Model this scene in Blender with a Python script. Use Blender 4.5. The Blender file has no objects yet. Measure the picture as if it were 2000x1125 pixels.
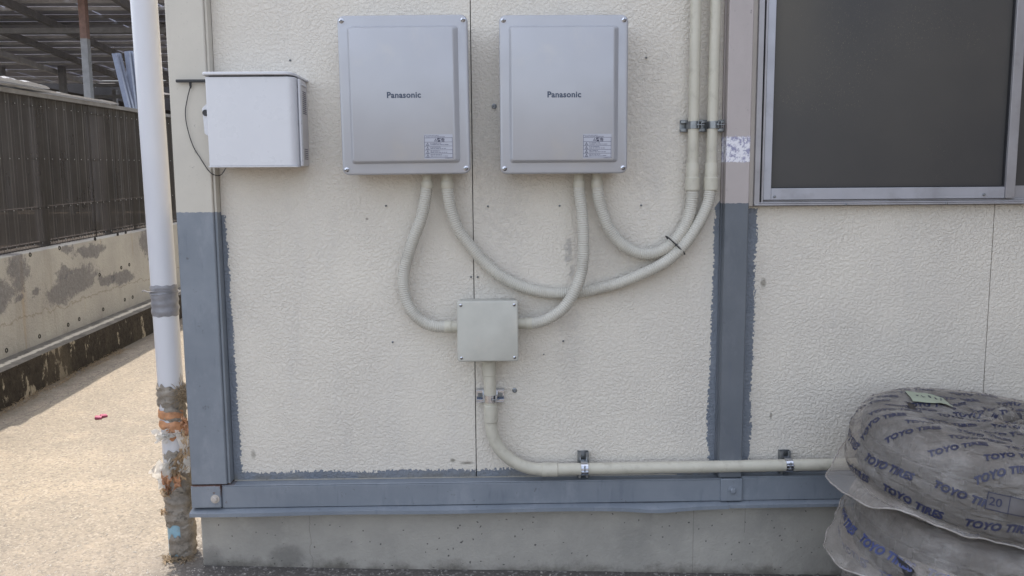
import bpy, math, random
from mathutils import Vector, Matrix, noise as mnoise
R_ = math.radians
random.seed(7)
C = bpy.context.scene.collection
scene = bpy.context.scene

# ------------------------------------------------------------------ camera
PITCH, YAW, ROLL, FPX = R_(6.66), R_(1.05), R_(-0.434), 1560.0
CAM = Vector((0.0, -2.6, 1.2446))
cp, sp, cy, sy = math.cos(PITCH), math.sin(PITCH), math.cos(YAW), math.sin(YAW)
FWD = Vector((sy * cp, cy * cp, -sp))
R0 = Vector((cy, -sy, 0)); U0 = R0.cross(FWD)
RGT = math.cos(ROLL) * R0 + math.sin(ROLL) * U0
UPV = -math.sin(ROLL) * R0 + math.cos(ROLL) * U0
cd = bpy.data.cameras.new('camera'); cam = bpy.data.objects.new('camera', cd); C.objects.link(cam)
cam.matrix_world = Matrix.Translation(CAM) @ Matrix((RGT, UPV, -FWD)).transposed().to_4x4()
cd.sensor_width = 36.0; cd.lens = FPX / 2000.0 * 36.0
cd.clip_start = 0.05; cd.clip_end = 500
scene.camera = cam

# ------------------------------------------------------------------ light
SUN_EL = R_(69)
SDX, SDY = -0.61, 0.79                       # horizontal direction towards the sun
SUN_AZ = math.atan2(SDX, SDY)                # angle from +Y towards +X
w = bpy.data.worlds.new('World'); scene.world = w; w.use_nodes = True
nt = w.node_tree; nt.nodes.clear()
sky = nt.nodes.new('ShaderNodeTexSky'); sky.sky_type = 'NISHITA'; sky.sun_disc = False
sky.sun_elevation = SUN_EL; sky.sun_rotation = SUN_AZ
sky.air_density = 1.0; sky.dust_density = 2.6; sky.ozone_density = 0.7; sky.altitude = 50
hs = nt.nodes.new('ShaderNodeHueSaturation'); hs.inputs['Saturation'].default_value = 0.46
bg = nt.nodes.new('ShaderNodeBackground'); bg.inputs['Strength'].default_value = 0.15
wo = nt.nodes.new('ShaderNodeOutputWorld')
nt.links.new(sky.outputs[0], hs.inputs['Color']); nt.links.new(hs.outputs[0], bg.inputs['Color'])
nt.links.new(bg.outputs[0], wo.inputs['Surface'])
sd = bpy.data.lights.new('sun', 'SUN'); sun = bpy.data.objects.new('sun', sd); C.objects.link(sun)
sd.energy = 2.1; sd.angle = R_(0.5); sd.color = (1.0, 0.88, 0.73)
SDIR = Vector((SDX * math.cos(SUN_EL), SDY * math.cos(SUN_EL), math.sin(SUN_EL)))
sun.rotation_euler = SDIR.to_track_quat('Z', 'Y').to_euler(); sun.location = (-6, 8, 12)
vs = scene.view_settings
scene.display_settings.display_device = 'sRGB'
vs.view_transform = 'Standard'; vs.look = 'None'; vs.exposure = 1.58; vs.gamma = 1.0; vs.use_curve_mapping = False

# ------------------------------------------------------------------ measuring helpers (photo pixel -> point of a real plane)
GA, GB, GC = -0.018, -0.033, 0.036           # the yard slopes: z = GA + GB x + GC y
def ray(px, py): return (px - 1000) / FPX * RGT - (py - 562.5) / FPX * UPV + FWD
def at(px, py, Y=0.0):
    d = ray(px, py); return CAM + d * ((Y - CAM.y) / d.y)
def gz(x, y): return GA + GB * max(min(x, 6), -6) + GC * max(min(y, 16), -12)
def gnd(px, py):
    d = ray(px, py); t = (GA + GB * CAM.x + GC * CAM.y - CAM.z) / (d.z - GB * d.x - GC * d.y); return CAM + d * t
WK = -0.02; WX0 = -2.6102                    # street line: x = WX0 + WK*y (kerb face)
def xpl(px, py, off=0.0):
    d = ray(px, py); x0 = WX0 + off
    return CAM + d * ((x0 + WK * CAM.y - CAM.x) / (d.x - WK * d.y))

# ------------------------------------------------------------------ mesh builder
class MB:
    def __init__(s): s.v = []; s.f = []; s.m = []; s.mi = 0
    def add(s, vs_, fs):
        o = len(s.v); s.v += [tuple(p) for p in vs_]
        for f in fs: s.f.append([i + o for i in f]); s.m.append(s.mi)
        return s
    def box(s, x0, x1, y0, y1, z0, z1):
        return s.add([(x0,y0,z0),(x1,y0,z0),(x1,y1,z0),(x0,y1,z0),(x0,y0,z1),(x1,y0,z1),(x1,y1,z1),(x0,y1,z1)],
            [(0,3,2,1),(4,5,6,7),(0,1,5,4),(1,2,6,5),(2,3,7,6),(3,0,4,7)])
    def loops(s, L, cap0=True, cap1=True, closed=True):
        n = len(L[0]); vs_ = [p for l in L for p in l]; fs = []
        for i in range(len(L) - 1):
            for j in range(n if closed else n - 1):
                a = i * n + j; b = i * n + (j + 1) % n
                fs.append((a, b, b + n, a + n))
        if cap0: fs.append(tuple(range(n))[::-1])
        if cap1: fs.append(tuple((len(L) - 1) * n + k for k in range(n)))
        return s.add(vs_, fs)
    def tube(s, path, r, seg=16, cap=True):
        path = [Vector(p) for p in path]; n = len(path); L = []
        t0 = (path[1] - path[0]).normalized()
        u = t0.orthogonal().normalized()
        for i, p in enumerate(path):
            t = (path[min(i + 1, n - 1)] - path[max(i - 1, 0)]).normalized()
            u = (u - t * u.dot(t)).normalized(); vv = t.cross(u)
            rr = r(i, p) if callable(r) else (r[i] if isinstance(r, (list, tuple)) else r)
            L.append([p + (u * math.cos(a) + vv * math.sin(a)) * rr for a in [2 * math.pi * k / seg for k in range(seg)]])
        return s.loops(L, cap, cap)
    def lathe(s, c, axis, prof, seg=20):          # prof: (radius, distance along axis)
        c = Vector(c); t = Vector(axis).normalized(); u = t.orthogonal().normalized(); vv = t.cross(u)
        L = [[c + t * h + (u * math.cos(a) + vv * math.sin(a)) * max(r, 1e-5) for a in [2 * math.pi * k / seg for k in range(seg)]] for r, h in prof]
        return s.loops(L)
    def rrect(s, secs, n=6):                      # secs: (x0,x1,z0,z1,radius,y) front-facing rounded rectangles
        L = []
        for x0, x1, z0, z1, r, y in secs:
            l = []
            for cx, cz, a0 in ((x1 - r, z1 - r, 0), (x0 + r, z1 - r, 90), (x0 + r, z0 + r, 180), (x1 - r, z0 + r, 270)):
                for k in range(n + 1):
                    a = R_(a0 + 90 * k / n); l.append(Vector((cx + r * math.cos(a), y, cz + r * math.sin(a))))
            L.append(l[::-1])
        return s.loops(L)
    def build(s, name, mat, parent=None, bevel=0, smooth=True, ang=35, origin=None):
        me = bpy.data.meshes.new(name)
        o_ = Vector(origin) if origin is not None else (Vector(parent['_o']) if parent is not None and '_o' in parent else Vector((0, 0, 0)))
        me.from_pydata([tuple(Vector(p) - o_) for p in s.v], [], s.f)
        mats = mat if isinstance(mat, (list, tuple)) else [mat]
        for m in mats: me.materials.append(m)
        if len(mats) > 1: me.polygons.foreach_set('material_index', s.m)
        me.validate(); me.update()
        import bmesh
        bm = bmesh.new(); bm.from_mesh(me); bmesh.ops.recalc_face_normals(bm, faces=bm.faces); bm.to_mesh(me); bm.free()
        if smooth:
            me.polygons.foreach_set('use_smooth', [True] * len(me.polygons)); me.set_sharp_from_angle(angle=R_(ang))
        ob = bpy.data.objects.new(name, me); C.objects.link(ob)
        if parent is not None: ob.parent = parent
        elif origin is not None: ob.location = o_
        ob['_o'] = tuple(o_)
        if bevel:
            b = ob.modifiers.new('bevel', 'BEVEL'); b.width = bevel; b.segments = 2; b.limit_method = 'ANGLE'; b.angle_limit = R_(40)
        return ob
def tag(o, label=None, cat=None, group=None, kind=None):
    if label: o['label'] = label
    if cat: o['category'] = cat
    if group: o['group'] = group
    if kind: o['kind'] = kind
    return o
def thing(name, label, cat, o=(0, 0, 0), group=None):
    e = bpy.data.objects.new(name, None); e.empty_display_size = .05; C.objects.link(e); e.location = o; e['_o'] = tuple(o)
    return tag(e, label, cat, group)
def kids(o): return [c for c in bpy.data.objects if c.parent == o]
def copy_tree(o, parent=None):
    c = o.copy(); C.objects.link(c)
    if parent is not None: c.parent = parent
    for ch in kids(o): copy_tree(ch, c)
    return c
def catmull(P, n=24):
    P = [Vector(p) for p in P]; Q = [2 * P[0] - P[1]] + P + [2 * P[-1] - P[-2]]; out = []
    for i in range(1, len(Q) - 2):
        for k in range(n):
            t = k / n
            out.append(.5 * ((2 * Q[i]) + (Q[i+1] - Q[i-1]) * t + (2*Q[i-1] - 5*Q[i] + 4*Q[i+1] - Q[i+2]) * t*t + (3*Q[i] - Q[i-1] - 3*Q[i+1] + Q[i+2]) * t**3))
    out.append(P[-1]); return out
def resample(P, step):
    out = [P[0]]; acc = 0
    for a, b in zip(P, P[1:]):
        d = (b - a).length
        while acc + d >= step:
            t = (step - acc) / d; a = a.lerp(b, t); out.append(a.copy()); d = (b - a).length; acc = 0
        acc += d
    return out
def N3(x, y=0, z=0): return mnoise.noise(Vector((x, y, z)))
def text_mesh(txt, size, bold=0.0, shear=0.0, spacing=1.0):
    cu = bpy.data.curves.new('t', 'FONT'); cu.body = txt; cu.size = size; cu.offset = bold; cu.shear = shear; cu.space_character = spacing
    cu.resolution_u = 3
    ob = bpy.data.objects.new('t', cu); C.objects.link(ob)
    dg = bpy.context.evaluated_depsgraph_get(); dg.update()
    me = bpy.data.meshes.new_from_object(ob.evaluated_get(dg))
    V = [(v.co.x, v.co.y) for v in me.vertices]; F = [tuple(p.vertices) for p in me.polygons]
    bpy.data.objects.remove(ob); bpy.data.curves.remove(cu); bpy.data.meshes.remove(me)
    return V, F

# ------------------------------------------------------------------ materials
class G:
    def __init__(s, name, base=(.5, .5, .5), rough=.5, metal=0., spec=.5, coat=0.):
        s.mat = bpy.data.materials.new(name); s.mat.use_nodes = True; s.t = s.mat.node_tree
        s.b = s.t.nodes['Principled BSDF']; s.out = s.t.nodes['Material Output']
        s.set('Base Color', base); s.set('Roughness', rough); s.set('Metallic', metal); s.set('Specular IOR Level', spec)
        if coat: s.set('Coat Weight', coat); s.set('Coat Roughness', .08)
    def inp(s, sock, v):
        if v is None: return
        if isinstance(v, bpy.types.NodeSocket): s.t.links.new(v, sock)
        elif isinstance(v, (tuple, list)): sock.default_value = (*v, 1) if (len(v) == 3 and len(sock.default_value) == 4) else v
        else: sock.default_value = v
    def set(s, k, v): s.inp(s.b.inputs[k], v); return s
    def node(s, ty, ins=None, out=0, **pr):
        n = s.t.nodes.new(ty)
        for k, v in pr.items(): setattr(n, k, v)
        for k, v in (ins or {}).items(): s.inp(n.inputs[k], v)
        return n.outputs[out]
    def pos(s): return s.node('ShaderNodeNewGeometry', out='Position')
    def objc(s): return s.node('ShaderNodeTexCoord', out='Object')
    def m(s, op, a, b=0., c=None, clamp=False):
        ins = {0: a, 1: b}
        if c is not None: ins[2] = c
        return s.node('ShaderNodeMath', ins, operation=op, use_clamp=clamp)
    def xyz(s, v):
        n = s.t.nodes.new('ShaderNodeSeparateXYZ'); s.inp(n.inputs[0], v); return n.outputs[0], n.outputs[1], n.outputs[2]
    def scale(s, v, k): return s.node('ShaderNodeVectorMath', {0: v, 1: k}, operation='MULTIPLY')
    def noise(s, v, sc, det=3., ro=.55, dist=0., off=None):
        if off is not None: v = s.node('ShaderNodeVectorMath', {0: v, 1: (off, off * .7, -off)}, operation='ADD')
        return s.node('ShaderNodeTexNoise', {'Vector': v, 'Scale': sc, 'Detail': det, 'Roughness': ro, 'Distortion': dist})
    def vor(s, v, sc, out='Distance', **k): return s.node('ShaderNodeTexVoronoi', {'Vector': v, 'Scale': sc}, out=out, **k)
    def ss(s, v, a, b, c=0., d=1.):
        return s.node('ShaderNodeMapRange', {'Value': v, 'From Min': a, 'From Max': b, 'To Min': c, 'To Max': d}, interpolation_type='SMOOTHSTEP')
    def lin(s, v, a, b, c=0., d=1.):
        return s.node('ShaderNodeMapRange', {'Value': v, 'From Min': a, 'From Max': b, 'To Min': c, 'To Max': d})
    def mix(s, f, a, b): return s.node('ShaderNodeMix', {0: f, 6: a, 7: b}, out=2, data_type='RGBA')
    def bump(s, h, dist, st=1., nrm=None):
        return s.node('ShaderNodeBump', {'Height': h, 'Distance': dist, 'Strength': st, 'Normal': nrm} if nrm is not None else {'Height': h, 'Distance': dist, 'Strength': st})
def simple(name, base, rough=.5, metal=0., var=.12, sc=30., bumpd=0., bsc=400., spec=.5, dark=None, dsc=12., damt=.5, coat=0.):
    g = G(name, base, rough, metal, spec, coat); p = g.objc()
    n = g.noise(p, sc, 5.)
    c = g.mix(g.lin(n, .3, .7), tuple(x * (1 - var) for x in base), tuple(min(1, x * (1 + var)) for x in base))
    if dark:
        c = g.mix(g.m('MULTIPLY', g.ss(g.noise(p, dsc, 8., .65, off=3.), .52, .68), damt), c, dark)
    g.set('Base Color', c)
    g.set('Roughness', g.lin(g.noise(p, sc * 2.3, 4., off=7.), .3, .7, max(.03, rough - .08), rough + .08))
    if bumpd: g.set('Normal', g.bump(g.noise(p, bsc, 3.), bumpd))
    return g.mat

BLUE = (.175, .20, .255)
CREAM = (.66, .615, .53)
def m_stucco():
    g = G('stucco_siding', CREAM, .85, spec=.25); p = g.pos(); x, y, z = g.xyz(p)
    n1 = g.noise(g.scale(p, (1., 1., 1.15)), 98., 3., .55, .45)
    worm = g.ss(n1, .38, .62)
    n2 = g.noise(p, 150., 2., .5, .4, off=5.)
    h = g.m('ADD', g.m('MULTIPLY', worm, .8), g.m('MULTIPLY', n2, .35))
    edge = g.m('MULTIPLY', g.m('SUBTRACT', g.noise(p, 7., 6., .6, off=2.), .5), .030)
    rag = g.m('MULTIPLY', g.m('SUBTRACT', h, .55), .008)
    e = g.m('ADD', edge, rag)
    fine = g.m('ADD', e, g.m('MULTIPLY', g.m('SUBTRACT', g.noise(g.scale(p, (1., 1., .35)), 150., 3., off=9.), .5), g.lin(g.noise(p, 5., 3., off=31.), .35, .65, .004, .042)))
    def lt(a, b): return g.m('LESS_THAN', a, b)
    def mul(a, b): return g.m('MULTIPLY', a, b)
    lcut = g.lin(z, .35, 1.1, -.861, -.8715)
    band = mul(lt(g.m('ADD', x, e), lcut), lt(g.m('ADD', z, g.m('MULTIPLY', edge, 1.)), 1.19))
    band = g.m('MAXIMUM', band, mul(lt(g.m('ADD', z, fine), .329), lt(x, 2.9)))
    mb = mul(g.m('GREATER_THAN', g.m('ADD', x, e), g.lin(z, .36, 1.17, .7015, .7085)), lt(x, .76))
    mb = mul(mb, lt(g.m('ADD', z, g.m('MULTIPLY', x, -1.3)), .277))
    mr = mul(g.m('GREATER_THAN', x, .76), lt(g.m('ADD', x, fine), g.lin(z, .36, 1.17, .846, .8515)))
    mr = mul(mr, lt(g.m('ADD', z, e), 1.197))
    band = g.m('MAXIMUM', band, g.m('MAXIMUM', mb, mr))
    big = g.noise(p, 2.2, 6., .6, off=1.)
    c = g.mix(g.lin(big, .35, .68), (.755, .715, .645), (.68, .645, .59))
    c = g.mix(g.m('MULTIPLY', g.lin(g.noise(p, 240., 3., off=4.), .35, .7), .25), c, (.50, .46, .40))
    # darker crevices and grey washes running down the sheet
    c = g.mix(g.m('MULTIPLY', g.m('SUBTRACT', .45, h, clamp=True), .12), c, (.36, .34, .31))
    strk = g.ss(g.noise(g.scale(p, (1., 1., .22)), 7., 6., .65, off=11.), .53, .74)
    c = g.mix(g.m('MULTIPLY', strk, .18), c, (.47, .465, .47))
    def spot(cx, cz, ax, az, amt, col, c, ns=55., na=1.9):
        d = g.m('ADD', g.m('POWER', g.m('DIVIDE', g.m('SUBTRACT', x, cx), ax), 2.), g.m('POWER', g.m('DIVIDE', g.m('SUBTRACT', z, cz), az), 2.))
        d = g.m('ADD', d, g.m('MULTIPLY', g.m('SUBTRACT', g.noise(p, ns, 5., .7, off=cx * 3), .5), na * 2))
        return g.mix(g.m('MULTIPLY', g.ss(d, 1.1, -.1), amt), c, col)
    for q in ((.232, 1.06, .016, .05, .40), (.244, .99, .010, .03, .3), (.236, .70, .05, .16, .10), (.225, .83, .06, .06, .14), (.36, 1.04, .12, .14, .10), (.02, 1.3, .10, .25, .12), (.5, 1.45, .10, .3, .12)):
        c = spot(*q, (.17, .17, .19), c)
    for q in ((-.155, .36, .012, .008, .8), (-.11, .35, .03, .006, .7), (-.82, .39, .01, .02, .5), (.876, .95, .012, .02, .6), (-.42, 1.17, .006, .005, .7), (.915, .50, .005, .014, .7)):
        c = spot(*q, (.13, .12, .09), c, 90., .7)
    bc = g.mix(g.lin(g.noise(p, 12., 5., off=8.), .3, .7), (.175, .20, .24), (.22, .245, .285))
    c = g.mix(band, c, bc)
    foot = g.m('MULTIPLY', g.ss(z, .335, .300), g.ss(g.noise(g.scale(p, (1, 1, .6)), 14., 5., off=6.), .35, .62))
    c = g.mix(g.m('MULTIPLY', foot, .6), c, (.20, .185, .15))
    g.set('Base Color', c); g.set('Roughness', g.m('SUBTRACT', .85, g.m('MULTIPLY', band, .25)))
    g.set('Normal', g.bump(h, .0025, g.lin(g.noise(p, 3.2, 5., off=21.), .3, .7, .55, 1.))); return g.mat
def m_steel(name, top, cut, patch=False, rust=False, k=1.):
    g = G(name, BLUE, .48, spec=.45); p = g.pos(); x, y, z = g.xyz(p)
    n = g.noise(p, 6., 6., .6); f = g.noise(g.scale(p, (1., 1., .15)), 60., 4., off=3.)
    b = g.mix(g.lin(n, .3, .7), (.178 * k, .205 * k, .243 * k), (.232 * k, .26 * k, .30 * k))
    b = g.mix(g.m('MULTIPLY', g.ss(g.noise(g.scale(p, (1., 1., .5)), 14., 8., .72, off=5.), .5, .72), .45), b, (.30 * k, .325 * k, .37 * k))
    b = g.mix(g.m('MULTIPLY', g.ss(f, .58, .75), .3), b, (.11, .13, .17))
    if cut is not None:
        t = g.mix(g.lin(n, .3, .7), tuple(v * .93 for v in top), tuple(v * 1.05 for v in top))
        t = g.mix(g.m('MULTIPLY', g.ss(g.noise(p, 140., 3., off=2.), .66, .74), .35), t, tuple(v * .6 for v in top))
        if patch:
            inb = g.m('MULTIPLY', g.ss(g.m('ADD', z, g.m('MULTIPLY', g.noise(p, 60., 4.), .016)), 1.349, 1.352), g.ss(g.m('ADD', z, g.m('MULTIPLY', g.noise(p, 90., 4., off=2.), .03)), 1.441, 1.434))
            pc = g.mix(g.ss(g.noise(p, 85., 6., .75, off=1.), .47, .6), (.74, .74, .80), (.28, .28, .42))
            t = g.mix(g.m('MULTIPLY', inb, g.ss(g.noise(p, 150., 5., .7, off=7.), .30, .42)), t, pc)
        k = g.m('ADD', z, g.m('MULTIPLY', g.m('SUBTRACT', g.noise(p, 70., 4., off=4.), .5), .009))
        b = g.mix(g.m('GREATER_THAN', k, cut), b, t)
    # rust streaks and scuffs near the bolts and the foot
    r = g.m('MULTIPLY', g.ss(g.noise(p, 45., 6., .7, off=12.), .62, .70), g.m('MULTIPLY', g.ss(x, -.86, -.93), g.ss(z, .34, .24) if rust else 0.))
    b = g.mix(r, b, (.13, .06, .03))
    if rust:
        jn = g.m('ADD', g.m('ABSOLUTE', g.m('SUBTRACT', z, .3025)), g.m('MULTIPLY', g.noise(p, 60., 5., .7, off=14.), .008))
        b = g.mix(g.m('MULTIPLY', g.ss(jn, .0085, .004), g.m('LESS_THAN', x, -.875)), b, (.09, .04, .025))
        vr = g.m('ADD', g.m('ABSOLUTE', g.m('SUBTRACT', x, -.9165)), g.m('MULTIPLY', g.noise(p, 50., 5., .7, off=17.), .012))
        b = g.mix(g.m('MULTIPLY', g.ss(vr, .010, .005), g.m('MULTIPLY', g.ss(z, .255, .285), g.ss(z, .308, .300))), b, (.11, .055, .035))
    dirt = g.m('MULTIPLY', g.ss(g.noise(p, 28., 5., .7, off=15.), .64, .72), .7)
    b = g.mix(dirt, b, (.09, .09, .10))
    g.set('Base Color', b); g.set('Normal', g.bump(g.noise(p, 25., 5.), .0012, .6)); return g.mat
def m_foundation():
    g = G('foundation_concrete', (.3, .29, .27), .9, spec=.2); p = g.pos(); x, y, z = g.xyz(p)
    c = g.mix(g.lin(g.noise(p, 3.5, 8., .65), .33, .68), (.43, .41, .37), (.31, .30, .275))
    c = g.mix(g.m('MULTIPLY', g.ss(g.noise(p, 16., 8., .7, off=3.), .5, .7), .5), c, (.43, .41, .37))
    c = g.mix(g.ss(g.vor(g.node('ShaderNodeVectorMath', {0: p, 1: g.scale(g.node('ShaderNodeTexNoise', {'Vector': p, 'Scale': 30.}, out='Color'), (.03, .03, .03))}, operation='ADD'), 34.), .12, .07), c, (.12, .115, .11))
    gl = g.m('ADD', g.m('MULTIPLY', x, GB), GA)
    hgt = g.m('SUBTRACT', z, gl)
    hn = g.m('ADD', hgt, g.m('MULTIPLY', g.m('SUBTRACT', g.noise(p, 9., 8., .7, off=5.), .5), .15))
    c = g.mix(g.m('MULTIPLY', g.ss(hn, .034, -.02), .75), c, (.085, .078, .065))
    def blob(cx, cz, ax, az, amt, c):
        d = g.m('ADD', g.m('POWER', g.m('DIVIDE', g.m('SUBTRACT', x, cx), ax), 2.), g.m('POWER', g.m('DIVIDE', g.m('SUBTRACT', z, cz), az), 2.))
        d = g.m('ADD', d, g.m('MULTIPLY', g.m('SUBTRACT', g.noise(p, 30., 5., .7), .5), 1.6))
        return g.mix(g.m('MULTIPLY', g.ss(d, 1.1, .0), amt), c, (.07, .068, .065))
    c = blob(-.72, .04, .07, .05, .4, c); c = blob(-.97, .03, .05, .06, .4, c)
    for cx, z0 in ((-.635, .0), (.655, -.1), (.83, .1)):
        wv = g.m('MULTIPLY', g.m('SUBTRACT', g.noise(g.scale(p, (.1, .1, 1.)), 14., 5., off=cx), .5), .05 if cx < 0 else .004)
        d = g.m('ABSOLUTE', g.m('SUBTRACT', g.m('ADD', x, wv), cx))
        c = g.mix(g.m('MULTIPLY', g.m('MULTIPLY', g.ss(d, .0022, .0008), g.m('GREATER_THAN', z, z0)), .28), c, (.08, .075, .07))
    g.set('Base Color', c)
    h = g.m('ADD', g.noise(p, 120., 4.), g.m('MULTIPLY', g.noise(p, 18., 5., off=2.), 1.5))
    g.set('Normal', g.bump(h, .0025, .8)); return g.mat
def m_ground():
    g = G('worn_asphalt', (.2, .19, .17), .78, spec=.5); p = g.pos(); x, y, z = g.xyz(p)
    v = g.vor(p, 120., out='Color'); vx, vy, vz = g.xyz(v)
    d = g.vor(p, 120.)
    big = g.noise(p, 1.3, 7., .65)
    c = g.mix(g.lin(big, .35, .68), (.222, .192, .153), (.17, .150, .124))
    c = g.mix(g.m('MULTIPLY', g.ss(g.noise(p, 5.5, 6., .7, off=4.), .48, .72), .5), c, (.30, .255, .195))
    c = g.mix(g.m('MULTIPLY', g.ss(vx, .72, .95), .25), c, (.42, .39, .34))
    c = g.mix(g.m('MULTIPLY', g.ss(vy, .7, .9), .45), c, (.075, .07, .062))
    c = g.mix(g.m('MULTIPLY', g.ss(g.noise(p, 38., 4., .7, off=9.), .56, .66), .55), c, (.09, .083, .07))
    # darker asphalt in front of the building, starting at its left corner
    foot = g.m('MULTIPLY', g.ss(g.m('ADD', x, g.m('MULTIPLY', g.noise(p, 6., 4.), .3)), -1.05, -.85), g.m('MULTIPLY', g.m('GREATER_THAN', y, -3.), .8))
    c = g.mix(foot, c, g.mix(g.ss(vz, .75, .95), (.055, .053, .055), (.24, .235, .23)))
    # dirt line beside the gutter kerb
    kx = g.m('SUBTRACT', g.m('SUBTRACT', x, g.m('MULTIPLY', y, WK)), WX0)
    kn = g.m('ADD', kx, g.m('MULTIPLY', g.m('SUBTRACT', g.noise(p, 7., 6., .7, off=2.), .5), .22))
    c = g.mix(g.m('MULTIPLY', g.ss(g.m('ADD', y, g.m('MULTIPLY', g.noise(p, 1.8, 5., off=13.), 1.2)), .95, .1), .4), c, (.115, .105, .10))
    c = g.mix(g.m('MULTIPLY', g.ss(kn, .16, .03), .8), c, (.075, .062, .045))
    wv = g.m('MULTIPLY', g.m('SUBTRACT', g.noise(p, 3., 6., .7, off=5.), .5), .35)
    ck = g.m('ABSOLUTE', g.m('ADD', g.m('SUBTRACT', kx, .16), wv))
    c = g.mix(g.m('MULTIPLY', g.ss(ck, .006, .002), .6), c, (.06, .055, .05))
    g.set('Base Color', c)
    h = g.m('ADD', g.m('MULTIPLY', d, -1.), g.m('MULTIPLY', g.noise(p, 40., 6., .7), 1.6))
    h = g.m('ADD', h, g.m('MULTIPLY', g.noise(p, 6., 4., off=3.), 3.))
    g.set('Normal', g.bump(h, .0028, .8)); g.set('Roughness', .72); return g.mat
def m_retaining():
    g = G('retaining_concrete', (.4, .38, .33), .88, spec=.2); p = g.pos(); x, y, z = g.xyz(p)
    st = g.noise(g.scale(p, (1., 1., .12)), 5., 7., .65)
    c = g.mix(g.lin(g.noise(p, 1.7, 7., .65, off=2.), .35, .68), (.42, .415, .39), (.30, .295, .285))
    c = g.mix(g.m('MULTIPLY', g.ss(st, .5, .72), .5), c, (.22, .205, .18))
    c = g.mix(g.m('MULTIPLY', g.ss(g.noise(g.scale(p, (1., 1., .1)), 9., 5., off=8.), .6, .72), .4), c, (.30, .22, .13))
    wc = g.node('ShaderNodeTexNoise', {'Vector': p, 'Scale': 7., 'Detail': 6., 'Roughness': .7}, out='Color'); wx, wy, wz = g.xyz(wc)
    y = g.m('ADD', y, g.m('MULTIPLY', g.m('SUBTRACT', wx, .5), .30))
    z = g.m('ADD', z, g.m('MULTIPLY', g.m('SUBTRACT', wy, .5), .16))
    u = g.m('SUBTRACT', z, g.m('MULTIPLY', y, GC))
    rgh = g.noise(g.scale(p, (1., 1., 1.25)), 12., 11., .8, off=4.)
    def patch(Y0, Z0, a, b, c, col=(.075, .075, .085), tilt=0.):
        du = g.m('SUBTRACT', g.m('SUBTRACT', u, Z0), g.m('MULTIPLY', g.m('SUBTRACT', y, Y0), tilt))
        d = g.m('ADD', g.m('POWER', g.m('DIVIDE', g.m('SUBTRACT', y, Y0), a), 2.), g.m('POWER', g.m('DIVIDE', du, b), 2.))
        d = g.m('ADD', d, g.m('MULTIPLY', g.m('SUBTRACT', rgh, .5), 3.6))
        return g.mix(g.m('MULTIPLY', g.ss(d, 1.05, .45), .7), c, g.mix(g.lin(g.noise(p, 50., 4.), .3, .7), col, tuple(v * 2.1 for v in col)))
    for px, py, a, b, t in ((140, 556, .42, .10, .12), (35, 530, .12, .15, 0), (175, 490, .26, .045, .02), (240, 542, .22, .06, 0), (207, 548, .18, .045, -.1), (132, 487, .09, .04, 0), (40, 583, .06, .03, 0), (286, 470, .16, .12, 0), (125, 532, .10, .05, 0), (5, 575, .10, .10, 0), (70, 572, .04, .04, 0)):
        q = xpl(px, py, -.16); c = patch(q.y, q.z - GC * q.y, a, b, c, tilt=t)
    ln = g.m('ABSOLUTE', g.m('ADD', g.m('SUBTRACT', u, .455), g.m('MULTIPLY', g.m('SUBTRACT', g.noise(p, 4., 5.), .5), .03)))
    c = g.mix(g.m('MULTIPLY', g.ss(ln, .006, .001), .5), c, (.16, .13, .09))
    c = g.mix(g.m('MULTIPLY', g.ss(g.m('ADD', u, g.m('MULTIPLY', g.noise(p, 6., 6.), .15)), .36, .22), .8), c, (.13, .115, .095))
    g.set('Base Color', c); g.set('Normal', g.bump(g.m('ADD', g.noise(p, 60., 5.), g.m('MULTIPLY', rgh, 1.5)), .006, .7)); return g.mat
def m_kerb():
    g = G('gutter_kerb_concrete', (.1, .1, .1), .9, spec=.2); p = g.pos(); x, y, z = g.xyz(p)
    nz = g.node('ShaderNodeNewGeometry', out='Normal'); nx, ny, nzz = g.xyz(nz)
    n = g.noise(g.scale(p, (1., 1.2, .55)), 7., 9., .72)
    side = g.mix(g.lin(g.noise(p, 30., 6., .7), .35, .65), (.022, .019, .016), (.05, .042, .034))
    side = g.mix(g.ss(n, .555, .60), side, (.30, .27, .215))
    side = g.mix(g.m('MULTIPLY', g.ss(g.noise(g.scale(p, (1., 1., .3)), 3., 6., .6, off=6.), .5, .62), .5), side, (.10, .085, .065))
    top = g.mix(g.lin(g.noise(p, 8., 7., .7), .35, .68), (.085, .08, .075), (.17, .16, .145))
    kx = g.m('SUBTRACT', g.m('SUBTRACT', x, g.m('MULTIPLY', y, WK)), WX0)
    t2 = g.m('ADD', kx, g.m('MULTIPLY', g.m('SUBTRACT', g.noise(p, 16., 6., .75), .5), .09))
    top = g.mix(g.m('MULTIPLY', g.ss(g.m('ABSOLUTE', g.m('ADD', t2, .075)), .03, .008), .8), top, (.52, .49, .43))  # bright streak: sunlight along the kerb top painted into the colour
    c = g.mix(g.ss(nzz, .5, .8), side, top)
    g.set('Base Color', c); g.set('Normal', g.bump(g.noise(p, 40., 7., .7), .008, .8)); return g.mat
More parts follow.
